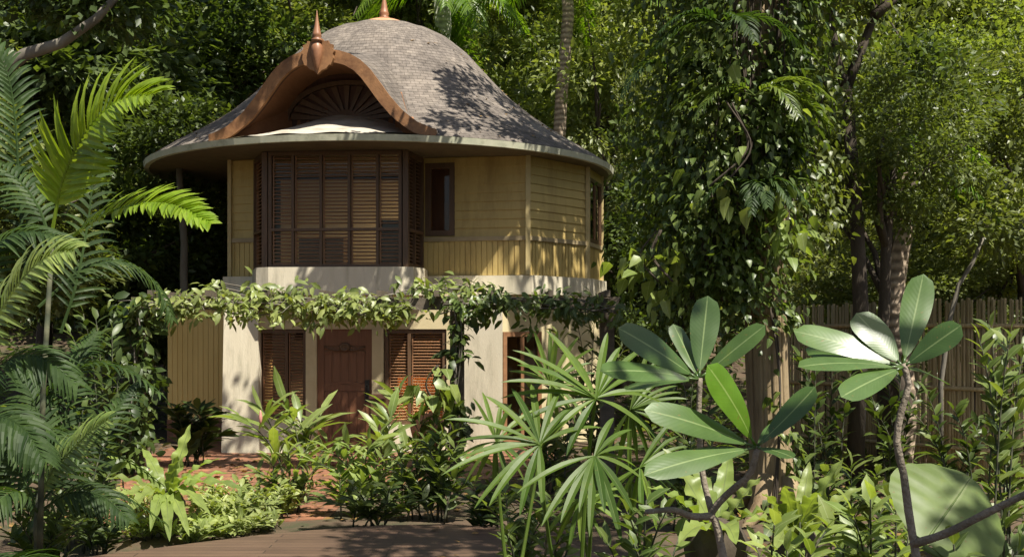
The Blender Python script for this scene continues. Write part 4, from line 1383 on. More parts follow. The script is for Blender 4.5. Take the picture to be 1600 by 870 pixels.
b = P(20, 870, 6.6); b.z = 0
feather_palm('feather_palm', 'palm cut by the left edge with glossy pale green drooping fronds', b,
    [cane(-60, 870, -70, 640, 6.6)],
    [
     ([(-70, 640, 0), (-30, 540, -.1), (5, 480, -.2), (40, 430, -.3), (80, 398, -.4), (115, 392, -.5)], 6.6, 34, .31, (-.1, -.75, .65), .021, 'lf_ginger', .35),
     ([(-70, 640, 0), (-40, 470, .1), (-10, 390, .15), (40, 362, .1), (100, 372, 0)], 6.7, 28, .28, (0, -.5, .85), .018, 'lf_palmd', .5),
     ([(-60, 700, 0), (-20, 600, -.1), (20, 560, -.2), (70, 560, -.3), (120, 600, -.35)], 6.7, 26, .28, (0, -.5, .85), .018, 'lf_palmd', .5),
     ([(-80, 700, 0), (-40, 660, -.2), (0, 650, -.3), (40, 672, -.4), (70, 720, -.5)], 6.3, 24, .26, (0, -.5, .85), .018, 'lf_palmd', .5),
    ], 62, 'lf_palm')
b = P(55, 870, 8.8); b.z = 0
feather_palm('feather_palm', 'low young palm at bottom left with one bright sunlit frond tip', b,
    [cane(60, 870, 60, 770, 8.8, .02)],
    [
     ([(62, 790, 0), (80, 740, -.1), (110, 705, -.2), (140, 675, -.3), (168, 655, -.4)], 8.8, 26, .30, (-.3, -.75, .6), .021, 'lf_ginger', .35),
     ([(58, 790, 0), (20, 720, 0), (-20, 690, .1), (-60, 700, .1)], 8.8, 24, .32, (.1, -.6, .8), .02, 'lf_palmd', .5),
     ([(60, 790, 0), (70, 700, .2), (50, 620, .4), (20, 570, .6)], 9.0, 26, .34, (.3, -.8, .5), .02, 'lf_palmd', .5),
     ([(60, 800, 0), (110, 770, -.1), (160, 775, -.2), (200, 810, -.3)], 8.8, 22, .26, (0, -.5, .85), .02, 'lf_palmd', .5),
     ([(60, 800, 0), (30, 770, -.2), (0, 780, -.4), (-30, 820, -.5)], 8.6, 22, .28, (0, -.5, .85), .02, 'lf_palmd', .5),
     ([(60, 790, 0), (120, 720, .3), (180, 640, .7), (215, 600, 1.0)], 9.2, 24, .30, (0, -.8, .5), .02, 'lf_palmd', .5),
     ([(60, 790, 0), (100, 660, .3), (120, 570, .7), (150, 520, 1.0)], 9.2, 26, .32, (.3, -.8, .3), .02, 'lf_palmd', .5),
    ], 63, 'lf_palmd')

def wild_palm(name, label, b, n, L, m, seed, rise=.55, ll=.3):
    random.seed(seed)
    e = empty(name, b, label, 'palm')
    g = G(); g.tube([b, b + Vector((.02, 0, .35)), b + Vector((0, .02, .6))], [.05, .04, .03], 8); g.build('stem', M['cane'], e, True)
    c = b + Vector((0, 0, .5))
    for k in range(n):
        an = 2 * pi * k / n + random.uniform(-.2, .2)
        h = Vector((cos(an), sin(an), 0)); l = L * random.uniform(.75, 1.15); r = rise * random.uniform(.6, 1.5)
        g = G()
        frond(g, bez(c, c + h * l * .4 + Vector((0, 0, l * r)), c + h * l + Vector((0, 0, l * (r - .55))), 10), 26, ll, Vector((0, 0, 1)), width=.02, droop=.35, rach=.009)
        g.build('frond', M[m], e, False)
    return e
wild_palm('feather_palm', 'dark stemless palm tuft at the bottom left in front of the cane stems', P(-35, 0, 7.4) - Vector((0, 0, P(-35, 0, 7.4).z)), 13, .72, 'lf_palmd', 65)
wild_palm('feather_palm', 'dark stemless palm tuft in the bottom left corner', P(-20, 0, 6.4) - Vector((0, 0, P(-20, 0, 6.4).z)), 12, .6, 'lf_palmd', 66)
wild_palm('feather_palm', 'dark tall-fronded palm tuft behind the cane stems at the left', P(-20, 0, 9.6) - Vector((0, 0, P(-20, 0, 9.6).z)), 14, 1.5, 'lf_palmd', 67, .9)

# ---- fan palms in the middle
def fan_palm(name, label, base, fans, m='lf_fan', nar=.70):
    e = empty(name, base, label, 'fan palm')
    for (c, Y, tips, extra, hw, pet) in fans:
        c3 = P(*c, Y)
        g = G()
        pts = bez(Vector(base) + Vector((0, 0, .15)), Vector((pet[0], pet[1], pet[2])), c3 + Vector((0, .03, -.01)), 10)
        g.tube(pts, [.016 - .0007 * k for k in range(11)], 6)
        for (tx, ty, dy) in tips:
            t3 = P(tx, ty, Y + dy)
            d = t3 - c3
            up = Vector((0, -.55, .85))
            if abs(d.normalized().dot(up.normalized())) > .9:
                up = Vector((0, -.95, .3))
            L = d.length
            mid = c3 + d * .52 + Vector((0, -.1, .75)) * L * .17
            g.blade(bez(c3, mid, t3, 10), lambda t, h=hw * nar * random.uniform(.85, 1.1): PF['fan'](t, h), up, fold=.38, nac=4)
        g.build('fan_leaf', M[m], e, False)
    return e
random.seed(71)
def fill(c, R, a0, a1, n, dy0=-.1, dy1=.3, squash=1.0):
    out = []
    for k in range(n):
        an = radians(a0 + (a1 - a0) * (k + random.uniform(.2, .8)) / n)
        r = R * random.uniform(.8, 1.1)
        out.append((c[0] + cos(an) * r, c[1] - sin(an) * r * squash, random.uniform(dy0, dy1)))
    return out
fb_ = P(905, 868, 7.0); fb_.z = 0.0
fan_palm('fan_palm', 'bright green fan palm with long finger leaves in the middle foreground', fb_, [
    ((931, 622), 6.6, [(853, 516, .1), (801, 547, -.1), (783, 597, -.15), (783, 622, -.1), (800, 668, -.2), (845, 700, -.25), (885, 712, -.2), (808, 570, .15), (880, 545, .3)] + fill((931, 622), 105, -40, 95, 7, .1, .5), 0, .034, (.42, 6.9, 1.2)),
    ((843, 694), 6.3, [(696, 655, -.1), (690, 742, -.25), (741, 794, -.2), (764, 790, -.25), (812, 806, -.2), (757, 618, .1), (799, 606, .2), (712, 690, .0), (848, 795, -.2), (720, 716, -.1), (830, 600, .4), (870, 620, .4)] + fill((843, 694), 95, 10, 75, 4, .2, .5), 0, .030, (.2, 6.7, .9)),
    ((929, 712), 6.1, [(808, 770, -.2), (846, 822, -.3), (876, 816, -.3), (921, 838, -.35), (972, 850, -.25), (1003, 748, .1), (945, 800, -.3), (990, 800, -.1), (905, 800, -.3)] + fill((929, 712), 75, -20, 70, 4, .2, .4), 0, .031, (.45, 6.5, .85)),
])
fb2 = P(985, 868, 7.6); fb2.z = 0
fan_palm('fan_palm', 'blue-green shaded fan palm behind the bright one, beside the frangipani', fb2, [
    ((985, 640), 7.4, fill((985, 640), 100, -120, 80, 18, -.2, .3), 0, .024, (.8, 7.6, 1.2)),
    ((1000, 730), 7.1, fill((1000, 730), 95, -150, 60, 15, -.2, .3), 0, .026, (.85, 7.3, .8)),
    ((905, 780), 7.2, fill((905, 780), 80, -170, 20, 13, -.2, .3), 0, .024, (.5, 7.3, .5)),
])
fb3 = P(800, 850, 8.4); fb3.z = 0
fan_palm('fan_palm', 'small fan palm low behind the bright fan palm at its left', fb3, [
    ((775, 690), 8.3, fill((775, 690), 75, -160, 130, 15, -.2, .3), 0, .026, (-.1, 8.4, .9)),
    ((860, 600), 8.6, fill((860, 600), 85, -100, 170, 16, -.2, .3), 0, .028, (.2, 8.6, 1.2)),
])

# ---- frangipanis
def frangi(name, label, base, stems, leaves, seed):
    random.seed(seed)
    e = empty(name, base, label, 'frangipani')
    g = G()
    for q, r in stems:
        pts = smooth([P(*x) for x in q], 12)
        if q[0][1] >= 868:
            f = pts[0].copy(); f.z = 0
            pts = [f] + pts
        n = len(pts)
        g.tube(pts, [(r[0] + (r[1] - r[0]) * k / (n - 1)) * (1 + .05 * sin(k * 2.3)) for k in range(n)], 9)
    g.build('stem', M['bark_plum'], e, True)
    for (c, t, hw, up, sag, m) in leaves:
        g = G()
        a, b_ = P(*c), P(*t)
        d = b_ - a
        a2 = a + d * .10
        g.tube([a, a2 + d * .02], [.007, .005], 6)
        leaf(g, a2, b_, hw, up, sag, 'obovate', 14, .10, 6, .05, 1.5, .12, random.uniform(0, 6))
        o = g.build('leaf', M[m], e, True)
    return e
b = P(1425, 868, 4.3); b.z = 0
H1 = (1411, 573, 4.3)
frangi('frangipani', 'frangipani at right with two leaves shining white in the sun', b,
    [([(1432, 870, 4.3), (1420, 800, 4.3), (1412, 740, 4.3), (1401, 690, 4.3), (1409, 640, 4.3), (1420, 600, 4.3), (1411, 568, 4.3)], (.017, .012)),
     ([(1426, 850, 4.3), (1480, 832, 4.2), (1540, 802, 4.1), (1610, 768, 4.0), (1680, 735, 3.95)], (.017, .011))],
    [(H1, (1240, 517, 4.42), .070, (.05, -.82, .58), .10, 'lf_plum'),
     (H1, (1338, 489, 4.42), .080, (.05, -.84, .54), .04, 'lf_plum'),
     (H1, (1443, 428, 4.45), .068, (-.35, -.93, .1), -.04, 'lf_plum'),
     (H1, (1502, 508, 4.2), .062, (-.3, -.85, .45), .05, 'lf_plum'),
     (H1, (1247, 573, 3.98), .055, (.0, -.55, .83), .07, 'lf_plum'),
     (H1, (1258, 545, 4.5), .06, (.1, -.75, .65), .06, 'lf_plum'),
     (H1, (1314, 620, 3.95), .058, (-.1, -.85, .5), .06, 'lf_plum'),
     (H1, (1480, 600, 4.55), .045, (.1, -.4, .9), .08, 'lf_plum')], 81)
b = P(1128, 868, 4.7); b.z = 0
H2 = (1092, 592, 4.8); H3 = (1182, 698, 4.6)
frangi('frangipani', 'frangipani left of the pale trunk with two whorls of big dull green leaves', b,
    [([(1130, 870, 4.7), (1120, 820, 4.7), (1112, 800, 4.7), (1140, 768, 4.66), (1172, 740, 4.62), (1184, 696, 4.6)], (.018, .013)),
     ([(1112, 800, 4.7), (1098, 740, 4.76), (1092, 660, 4.8), (1094, 590, 4.8)], (.014, .011)),
     ([(1112, 806, 4.7), (1080, 806, 4.6), (1052, 796, 4.5), (1010, 799, 4.4)], (.017, .010))],
    [(H2, (966, 512, 4.7), .076, (.2, -.9, .42), .06, 'lf_plum'),
     (H2, (1052, 506, 4.95), .056, (.45, -.85, .25), .02, 'lf_plum'),
     (H2, (1106, 462, 4.9), .074, (-.1, -.97, .15), -.05, 'lf_plum'),
     (H2, (1196, 508, 4.7), .058, (-.35, -.8, .5), .03, 'lf_plum'),
     (H2, (938, 580, 4.5), .075, (.1, -.62, .78), .08, 'lf_plum'),
     (H2, (975, 606, 5.0), .05, (.1, -.5, .85), .06, 'lf_plum'),
     (H3, (1105, 570, 4.45), .080, (.5, -.86, .2), .08, 'lf_plum2'),
     (H3, (1006, 640, 4.4), .072, (.25, -.82, .5), .10, 'lf_plum'),
     (H3, (1006, 742, 4.3), .072, (-.1, -.72, .65), .08, 'lf_plum'),
     (H3, (1274, 604, 4.6), .058, (-.5, -.8, .4), -.05, 'lf_plum'),
     (H3, (1215, 660, 4.8), .03, (-.2, -.8, .4), .0, 'lf_plum'),
     (H3, (1240, 715, 4.4), .040, (0, -.5, .85), .08, 'lf_plum')], 82)

# ---- bird's nest ferns
def nest_fern(name, label, c, leaves, m='lf_fern', seed=1, hw=.1):
    random.seed(seed)
    e = empty(name, c, label, 'fern')
    g = G(); g.lathe(c, [(.16, -.3), (.2, -.05), (.12, .08), (.02, .1)], 10); g.build('crown_base', M['bark_dark'], e, True)
    for (t, sag, w) in leaves:
        g = G()
        d = t - Vector(c)
        up = Vector((-d.x * .6, -d.y * .6 - .25 * d.length, d.length * .8 + .1))
        leaf(g, Vector(c) + d.normalized() * .05, t, hw * w, up, sag, 'strap', 20, .28, 4, .42, 4.5, 0, random.uniform(0, 6))
        g.build('frond', M[m], e, True)
    return e
c = P(262, 778, 12.3)
tips = [(142, 752, 12.0, .30, 1), (160, 712, 12.6, .22, .95), (168, 790, 11.6, .36, 1), (192, 815, 11.3, .4, 1), (298, 662, 12.6, .02, 1.15), (345, 716, 12.3, .22, .95), (392, 768, 12.0, .34, 1), (265, 846, 11.2, .35, 1.0), (330, 806, 11.4, .36, 1), (222, 700, 12.9, .14, .9), (362, 738, 12.8, .26, .9), (296, 838, 11.3, .36, .95), (205, 728, 12.4, .2, 1), (278, 712, 12.0, .1, .9), (235, 830, 11.3, .36, .95), (316, 752, 11.7, .3, 1)]
nest_fern('birds_nest_fern', 'large fern with wavy strap leaves in a rosette left of the path', c, [(P(a, b, y), s, w) for a, b, y, s, w in tips], seed=91, hw=.08)
c = P(1245, 845, 8.0)
tips = [(1318, 715, 8.0, .04, 1.0), (1265, 720, 8.4, .0, .8), (1190, 770, 7.7, .15, 1), (1165, 815, 7.5, .2, 1), (1330, 800, 7.6, .2, 1), (1300, 850, 7.3, .25, 1), (1225, 760, 7.6, .1, 1.0), (1280, 770, 7.4, .14, 1.1), (1210, 860, 7.2, .3, 1), (1350, 760, 8.2, .15, .8)]
nest_fern('birds_nest_fern', 'bright fern with upright strap leaf at the foot of the pale trunk', c, [(P(a, b, y), s, w) for a, b, y, s, w in tips], seed=92, hw=.075)
c = P(1120, 835, 6.6)
tips = [(1035, 700, 6.8, .1, 1.1), (1010, 760, 6.4, .16, 1), (1190, 745, 6.6, .1, 1), (1210, 800, 6.3, .2, 1), (1060, 850, 6.0, .25, 1), (1150, 850, 5.9, .25, 1), (1085, 720, 7.0, .05, .9), (1140, 705, 7.1, .02, .9)]
nest_fern('birds_nest_fern', 'fern with broad pale strap leaves behind the forked frangipani stem', c, [(P(a, b, y), s, w) for a, b, y, s, w in tips], seed=93, hw=.07)

# ---- giant leaf at lower right
gb = P(1500, 868, 5.2); gb.z = 0
e = empty('elephant_ear', gb, 'huge rounded green leaf with pale midrib at lower right', 'elephant ear')
def giant(a, b, hw, up, sag, sq=1.0):
    g = G()
    L = (b - a).length
    up = Vector(up).normalized()
    n = 22
    pts = bez(a, (a + b) / 2 + up * L * sag, b, n)
    g.blade(pts, lambda t: hw * (max(0, sin(pi * (t * .93 + .045))) ** .62), up, .10, 12, .025, 6.0, .4, .22)
    return g
ga = P(1446, 846, 5.0); gt = ga + Vector((.34, .34, .24)); gu = (.10, -.80, .56)
g = giant(ga, gt, .29, gu, .08)
g.build('leaf', M['lf_giant'], e, True)
g = G(); g.tube([gb, P(1500, 890, 5.05), ga - Vector((.01, .02, .02))], [.03, .022, .015], 8)
mr = bez(ga, (ga + gt) / 2 + Vector(gu).normalized() * (gt - ga).length * .08, gt, 10)
g.tube(mr, [.008 - .0006 * k for k in range(11)], 6)
g.build('stalk', M['lf_giant'], e, True)

# ---- leafy shrubs and gingers: canes with alternate leaves
def canes(name, label, base, tips, L, asp, m, seed, cat='shrub', nper=12, group=None, fold=.2, rad=.011, start=.3, heart=False, droop=.3, spread=.6):
    rng = np.random.default_rng(seed); random.seed(seed)
    e = empty(name, base, label, cat, group)
    g = G(); p_, d_, n_, l_ = [], [], [], []
    for t in tips:
        b0 = Vector(base) + Vector((rng.normal(0, .1), rng.normal(0, .08), 0))
        h = (t - b0)
        pts = bez(b0, b0 + Vector((h.x * .25, h.y * .25, h.z * .75)), t, 10)
        g.tube(pts, [rad * (1.1 - .07 * k) for k in range(11)], 5)
        for k in range(nper):
            f = start + (1 - start) * k / (nper - 1)
            i = min(int(f * 10), 9); q = pts[i].lerp(pts[i + 1], f * 10 - i)
            tan = (pts[i + 1] - pts[i]).normalized()
            an = rng.uniform(0, 6.28) if rng.random() < .5 else (k % 2) * pi + rng.normal(0, .4)
            sd = Vector((cos(an), sin(an) * .8, 0))
            dd = sd * spread + tan * .55 + Vector((0, 0, rng.uniform(-.1, .35)))
            if k == nper - 1:
                dd = tan + Vector((0, 0, .2))
            p_.append(q); d_.append(dd); n_.append(Vector((0, -.15, 1)) + Vector(rng.normal(0, .3, 3)) - sd * .3); l_.append(L * rng.uniform(.65, 1.2))
    l_ = np.array(l_)
    v, t, uv = leaves8(np.array(p_), np.array(d_), np.array(n_), l_, l_ * asp * rng.uniform(.85, 1.15, len(l_)), fold, droop, heart)
    g.build('stem', M['cane'], e, True)
    link('foliage', tri_mesh('foliage', v, t, uv), M[m], e, True)
    return e
def gp(px, py, Y, z=0.0):
    q = P(px, py, Y); q.z = z
    return q
e = canes('ginger_plant', 'arching ginger plant with long pale leaves and a pink bud left of the carved door', gp(470, 790, 14.6), [P(380, 655, 14.2), P(410, 640, 14.5), P(448, 632, 14.6), P(470, 660, 14.8), P(515, 690, 14.8), P(500, 650, 14.9)], .52, .22, 'lf_ginger', 101, 'ginger', 13, fold=.25, start=.35, spread=.75)
g = G(); g.lathe(P(407, 652, 14.1), [(.001, -.09), (.02, -.05), (.025, 0), (.014, .06), (.001, .10)], 8); g.build('flower_bud', M['bud'], e, True)
canes('ginger_plant', 'upright broad-leaved ginger in front of the right-hand shuttered window', gp(590, 790, 14.8), [P(590, 668, 14.6), P(610, 655, 14.9), P(580, 690, 14.4), P(640, 700, 15), P(625, 610, 15.6)], .42, .27, 'lf_ginger', 102, 'ginger', 9, start=.5)
canes('flowering_shrub', 'pale green mixed shrub in the middle bed in front of the door', gp(560, 805, 13.6), [P(x, y, 13.5) for x, y in ((490, 720), (515, 705), (545, 695), (575, 700), (600, 712), (620, 722), (530, 740), (570, 745), (600, 750), (510, 760), (640, 745))], .25, .36, 'lf_ginger', 103, 'shrub', 20, start=.2)
canes('flowering_shrub', 'dark glossy shrub at the right end of the middle bed', gp(690, 805, 13.2), [P(x, y, 13.1) for x, y in ((640, 712), (665, 690), (690, 680), (715, 695), (735, 715), (680, 735), (705, 745), (650, 750), (730, 755))], .22, .42, 'lf_bush', 104, 'shrub', 20, start=.15)
canes('flowering_shrub', 'low leafy shrub leaning over the deck edge in the middle bed', gp(590, 815, 12.8), [P(x, y, 12.5) for x, y in ((520, 770), (550, 760), (580, 765), (610, 760), (640, 775), (665, 780), (500, 780), (560, 790), (620, 795))], .22, .38, 'lf_bush', 105, 'shrub', 18, start=.15)
canes('flowering_shrub', 'dark shrub beside the lower right window at the foot of the pergola post', gp(660, 740, 17), [P(x, y, 16.9) for x, y in ((640, 650), (665, 640), (690, 655), (710, 640), (735, 660), (700, 690), (650, 690))], .24, .42, 'lf_bush', 106, 'shrub', 16, start=.2)
canes('flowering_shrub', 'pale leafy shrub below the ginger, left end of the middle bed', gp(450, 800, 13.9), [P(x, y, 13.8) for x, y in ((400, 735), (425, 715), (450, 705), (480, 700), (500, 725), (430, 750), (470, 750), (400, 770))], .22, .38, 'lf_ginger', 107, 'shrub', 18, start=.15)
canes('flowering_shrub', 'mixed green shrub between the pale and the dark shrubs of the middle bed', gp(640, 808, 13.3), [P(x, y, 13.2) for x, y in ((600, 730), (620, 705), (645, 700), (670, 720), (630, 750), (600, 765), (660, 765))], .22, .4, 'lf_bush', 108, 'shrub', 18, start=.15)
canes('flowering_shrub', 'dark low shrub under the fan palm at the right rim of the deck', gp(760, 822, 12.4), [P(x, y, 12.2) for x, y in ((710, 770), (735, 755), (765, 760), (795, 775), (740, 790), (780, 795), (820, 800))], .2, .4, 'lf_dark', 109, 'shrub', 18, start=.1)
# pale ground cover along the deck, clump by clump
for k, (px, py, Y) in enumerate(((150, 850, 11.9), (232, 852, 12.1), (310, 842, 12.4), (345, 832, 12.8), (390, 826, 13.0), (430, 815, 13.4), (330, 800, 13.6), (385, 795, 13.8), (285, 856, 11.8), (410, 842, 12.6), (360, 852, 12.2), (200, 826, 13.0), (450, 800, 13.8), (350, 818, 13.2), (255, 822, 13.3))):
    b = gp(px, py, Y)
    random.seed(200 + k)
    canes('ground_cover', 'pale lime-green low clump in the bed between the strap-leaved fern and the deck', b, [b + Vector((random.uniform(-.42, .42), random.uniform(-.35, .35), random.uniform(.2, .45) * (.55 if k in (0, 1, 2, 8, 9, 10) else .9))) for _ in range(13)], .13, .45, 'lf_cover', 210 + k, 'plant', 13, group='pale ground cover clumps along the deck', start=.15, rad=.006)
# shrubs; the left ones get a dark leaf colour standing in for shade
for (label, px, Y, tips_, L, m, sd) in (
    ('dark leafy shrub below the yellow wall left of the pillar', 300, 18.5, ((270, 640), (290, 650), (310, 640), (330, 655), (320, 670), (285, 670), (345, 680)), .36, 'lf_dark', 111),
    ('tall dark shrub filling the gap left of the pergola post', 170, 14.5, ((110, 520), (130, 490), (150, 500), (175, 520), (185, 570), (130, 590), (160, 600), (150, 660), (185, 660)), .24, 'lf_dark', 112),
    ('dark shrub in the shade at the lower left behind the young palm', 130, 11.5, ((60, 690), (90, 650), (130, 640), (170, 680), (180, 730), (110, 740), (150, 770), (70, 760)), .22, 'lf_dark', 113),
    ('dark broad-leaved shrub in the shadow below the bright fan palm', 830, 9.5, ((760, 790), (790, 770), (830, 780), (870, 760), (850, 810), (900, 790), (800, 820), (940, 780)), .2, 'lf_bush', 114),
    ('leafy shrub between the right window and the fan palm', 860, 15.5, ((800, 640), (830, 610), (870, 600), (900, 620), (930, 640), (850, 680), (890, 680), (820, 690)), .24, 'lf_mid', 115),
    ('green shrub below the right plinth behind the fan palm', 930, 18, ((870, 520), (900, 500), (930, 490), (960, 500), (985, 530), (940, 560), (900, 570), (960, 590)), .24, 'lf_mid', 116),
    ('shaded shrub left of the pale trunk behind the frangipani', 1080, 12.5, ((1010, 560), (1050, 530), (1090, 540), (1130, 570), (1040, 620), (1100, 630), (1140, 650), (1020, 680), (1080, 690)), .2, 'lf_dark', 117),
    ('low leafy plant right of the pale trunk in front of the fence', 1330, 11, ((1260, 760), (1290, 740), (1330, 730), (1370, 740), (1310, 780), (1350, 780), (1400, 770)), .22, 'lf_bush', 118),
    ('bright leafy plant in the bottom right foreground below the frangipani', 1370, 6.5, ((1300, 830), (1330, 800), (1360, 780), (1400, 790), (1420, 830), (1340, 850), (1380, 850), (1310, 860)), .2, 'lf_ginger', 119),
    ('leafy plant at the bottom edge between the two frangipanis', 1250, 6.0, ((1180, 850), (1210, 820), (1250, 815), (1290, 830), (1320, 850), (1230, 860), (1270, 860)), .17, 'lf_ginger', 120),
    ('dark shrub in front of the bamboo fence just right of the pale trunk', 1290, 15.2, ((1250, 560), (1275, 530), (1300, 550), (1330, 580), (1260, 620), (1310, 640), (1285, 680)), .22, 'lf_dark', 126),
    ('dark shrub in front of the bamboo fence behind the right frangipani stem', 1400, 14.8, ((1350, 590), (1380, 560), (1410, 570), (1440, 600), (1365, 640), (1420, 650), (1390, 690)), .22, 'lf_dark', 127),
    ('low dark shrub on the bare soil at the bottom left edge of the deck', 70, 10.2, ((10, 800), (40, 780), (70, 790), (100, 800), (130, 815), (50, 830), (95, 835), (20, 840)), .2, 'lf_bush', 128),
    ('small dark shrub between the feather palms and the deck', 150, 11.2, ((115, 800), (140, 785), (165, 795), (190, 815), (130, 825), (170, 835)), .18, 'lf_dark', 129),
    ('dark plant at the right edge in front of the bamboo fence', 1570, 10.5, ((1530, 530), (1550, 510), (1580, 520), (1600, 545), (1545, 570), (1585, 580), (1560, 600)), .24, 'lf_bush', 121),
    ('dark leafy plant in the bottom right corner', 1560, 5.4, ((1490, 850), (1530, 830), (1570, 815), (1600, 830), (1550, 860), (1590, 860)), .15, 'lf_bush', 122),
    ('dark shrub against the foot of the bamboo fence', 1500, 14.5, ((1420, 640), (1450, 620), (1490, 640), (1530, 660), (1570, 650), (1460, 690), (1520, 700)), .22, 'lf_dark', 123),
    ('dark shrub at the bottom edge between fan palm and frangipani', 1010, 6.2, ((950, 850), (980, 800), (1010, 780), (1040, 800), (1060, 840), (990, 850), (1030, 855)), .15, 'lf_bush', 124),
    ('leafy shrub rising above the pergola beam left of the villa', 285, 24.0, ((235, 430), (262, 405), (290, 400), (318, 410), (335, 430), (250, 450), (300, 440)), .3, 'lf_bush', 125),
    ):
    canes('shrub', label, gp(px, 0, Y), [P(x, y, Y + random.uniform(-.5, .4)) for x, y in tips_], L, .42, m, sd, 'shrub', 24, start=.12)

# dark undergrowth: nobody could count it
def under():
    rng = np.random.default_rng(9)
    n = 26000
    x = rng.uniform(-26, 26, n); y = rng.uniform(5.0, 36, n)
    keep = np.abs(x) < y * .5 + 1.5
    # off the deck, off the path, off the villa
    deckm = ((x + 1.35) ** 2 + (y - 8.9) ** 2 < 4.6 ** 2) & (y < 13.2)
    pathm = (x > -6.2) & (x < .6) & (y > 13.0) & (y < 22.5)
    pathm &= ~((x > -2.0) & (y < 16.5) & (x < .6))
    ho = (x > -6.8) & (x < 2.2) & (y > 20) & (y < 28.5)
    keep &= ~deckm & ~pathm & ~ho & ((y > 9) | (np.abs(x) > 1.2))
    # patches
    pat = np.sin(x * 1.3 + 2) * np.cos(y * 1.1) + rng.normal(0, .5, n)
    keep &= pat > -.6
    x, y = x[keep], y[keep]
    n = len(x)
    z = np.array([gz(a, b) for a, b in zip(x, y)]) + np.abs(rng.normal(0, .22, n)) * (1 + .02 * y) + .03
    p = np.stack([x, y, z], 1)
    an = rng.uniform(0, 6.28, n)
    d = np.stack([np.cos(an), np.sin(an), rng.uniform(-.2, .9, n)], 1)
    nn = np.array([0, 0, 1.0]) + rng.normal(size=(n, 3)) * .35
    L = .26 * rng.uniform(.5, 1.5, n)
    v, t, uv = leaves8(p, d, nn, L, L * .4, .2, .35)
    kind(link('undergrowth', tri_mesh('undergrowth', v, t, uv), M['lf_bush'], None, True), 'stuff')
    # fallen leaves on the soil
    n = 14000
    x = rng.uniform(-16, 16, n); y = rng.uniform(5.5, 26, n)
    ho = (x > -6.4) & (x < 1.9) & (y > 20) & (y < 28.5)
    dk = ((x + 1.35) ** 2 + (y - 8.9) ** 2 < 4.4 ** 2) & (y < 13.1)
    k_ = ~ho & (np.abs(x) < y * .5 + 1) & (~dk | (rng.random(n) < .06))
    x, y, dk = x[k_], y[k_], dk[k_]
    z = np.array([gz(a, b) for a, b in zip(x, y)]) + .02 + np.where(dk, .115, 0)
    an = rng.uniform(0, 6.28, len(x))
    L = .11 * rng.uniform(.5, 1.4, len(x))
    v, t = leaves4(np.stack([x, y, z], 1), np.stack([np.cos(an), np.sin(an), rng.uniform(-.1, .2, len(x))], 1), np.array([0, 0, 1.]) + rng.normal(size=(len(x), 3)) * .25, L, L * .5)
    # a few caught on the roof
    nr = 260
    th = rng.uniform(pi * .5, pi * 1.5, nr); rr = R * rng.uniform(.25, .99, nr) ** .7
    pr_ = np.array([[C.x + sin(a) * b, C.y + cos(a) * b, dome_z(b) + .03] for a, b in zip(th, rr)])
    uu = (pr_ - np.array(C)) @ np.array(LX); ga_ = (pr_ - np.array(C)) @ np.array(AX)
    pr_ = pr_[~((np.abs(uu) < 2.1) & (ga_ > 1.6))]; th = np.arctan2(pr_[:, 0] - C.x, pr_[:, 1] - C.y); nr = len(pr_)
    aa = rng.uniform(0, 6.28, nr)
    dn = np.stack([np.sin(th) * .6, np.cos(th) * .6, np.ones(nr)], 1)
    v2, t2 = leaves4(pr_, np.stack([np.cos(aa), np.sin(aa), -.3 * np.ones(nr)], 1), dn, rng.uniform(.05, .13, nr), rng.uniform(.03, .06, nr))
    t = np.concatenate([t, t2 + len(v)]); v = np.concatenate([v, v2])
    m_ = leaf_mat('fallen_leaf', (.10, .055, .02), (.24, .14, .045), .1, .7)
    kind(link('fallen_leaves', tri_mesh('fallen_leaves', v, t), m_, None, False), 'stuff')
under()

# ------------------------------------------------------------------ pergola and its climbers
PY = 17.6
pe = empty('pergola', (P(715, 0, PY).x, PY, 0), 'weathered timber pergola beam on posts crossing in front of the villa', 'pergola')
g = G(); g.hexa([P(205, 484, PY) , P(968, 484, PY), P(968, 484, PY + .16), P(205, 484, PY + .16), P(205, 466, PY), P(968, 466, PY), P(968, 468, PY + .16), P(205, 468, PY + .16)])
g.build('beam', M['pergola'], pe)
g = G(); g.hexa([P(205, 476, PY + .9), P(968, 476, PY + .9), P(968, 476, PY + 1.05), P(205, 476, PY + 1.05), P(205, 464, PY + .9), P(968, 464, PY + .9), P(968, 464, PY + 1.05), P(205, 464, PY + 1.05)])
g.build('beam', M['pergola'], pe)
for x in (205, 705, 940):
    g = G()
    a = P(x, 486, PY)
    g.box(a.x - .02, a.x + .2, PY - .02, PY + .18, 0, a.z)
    g.build('post', M['pergola'], pe)
for k in range(9):
    x = 240 + k * 88
    g = G(); a = P(x, 464, PY)
    g.box(a.x, a.x + .07, PY - .3, PY + 1.3, a.z + .003, a.z + .10)
    g.build('rafter', M['pergola'], pe)
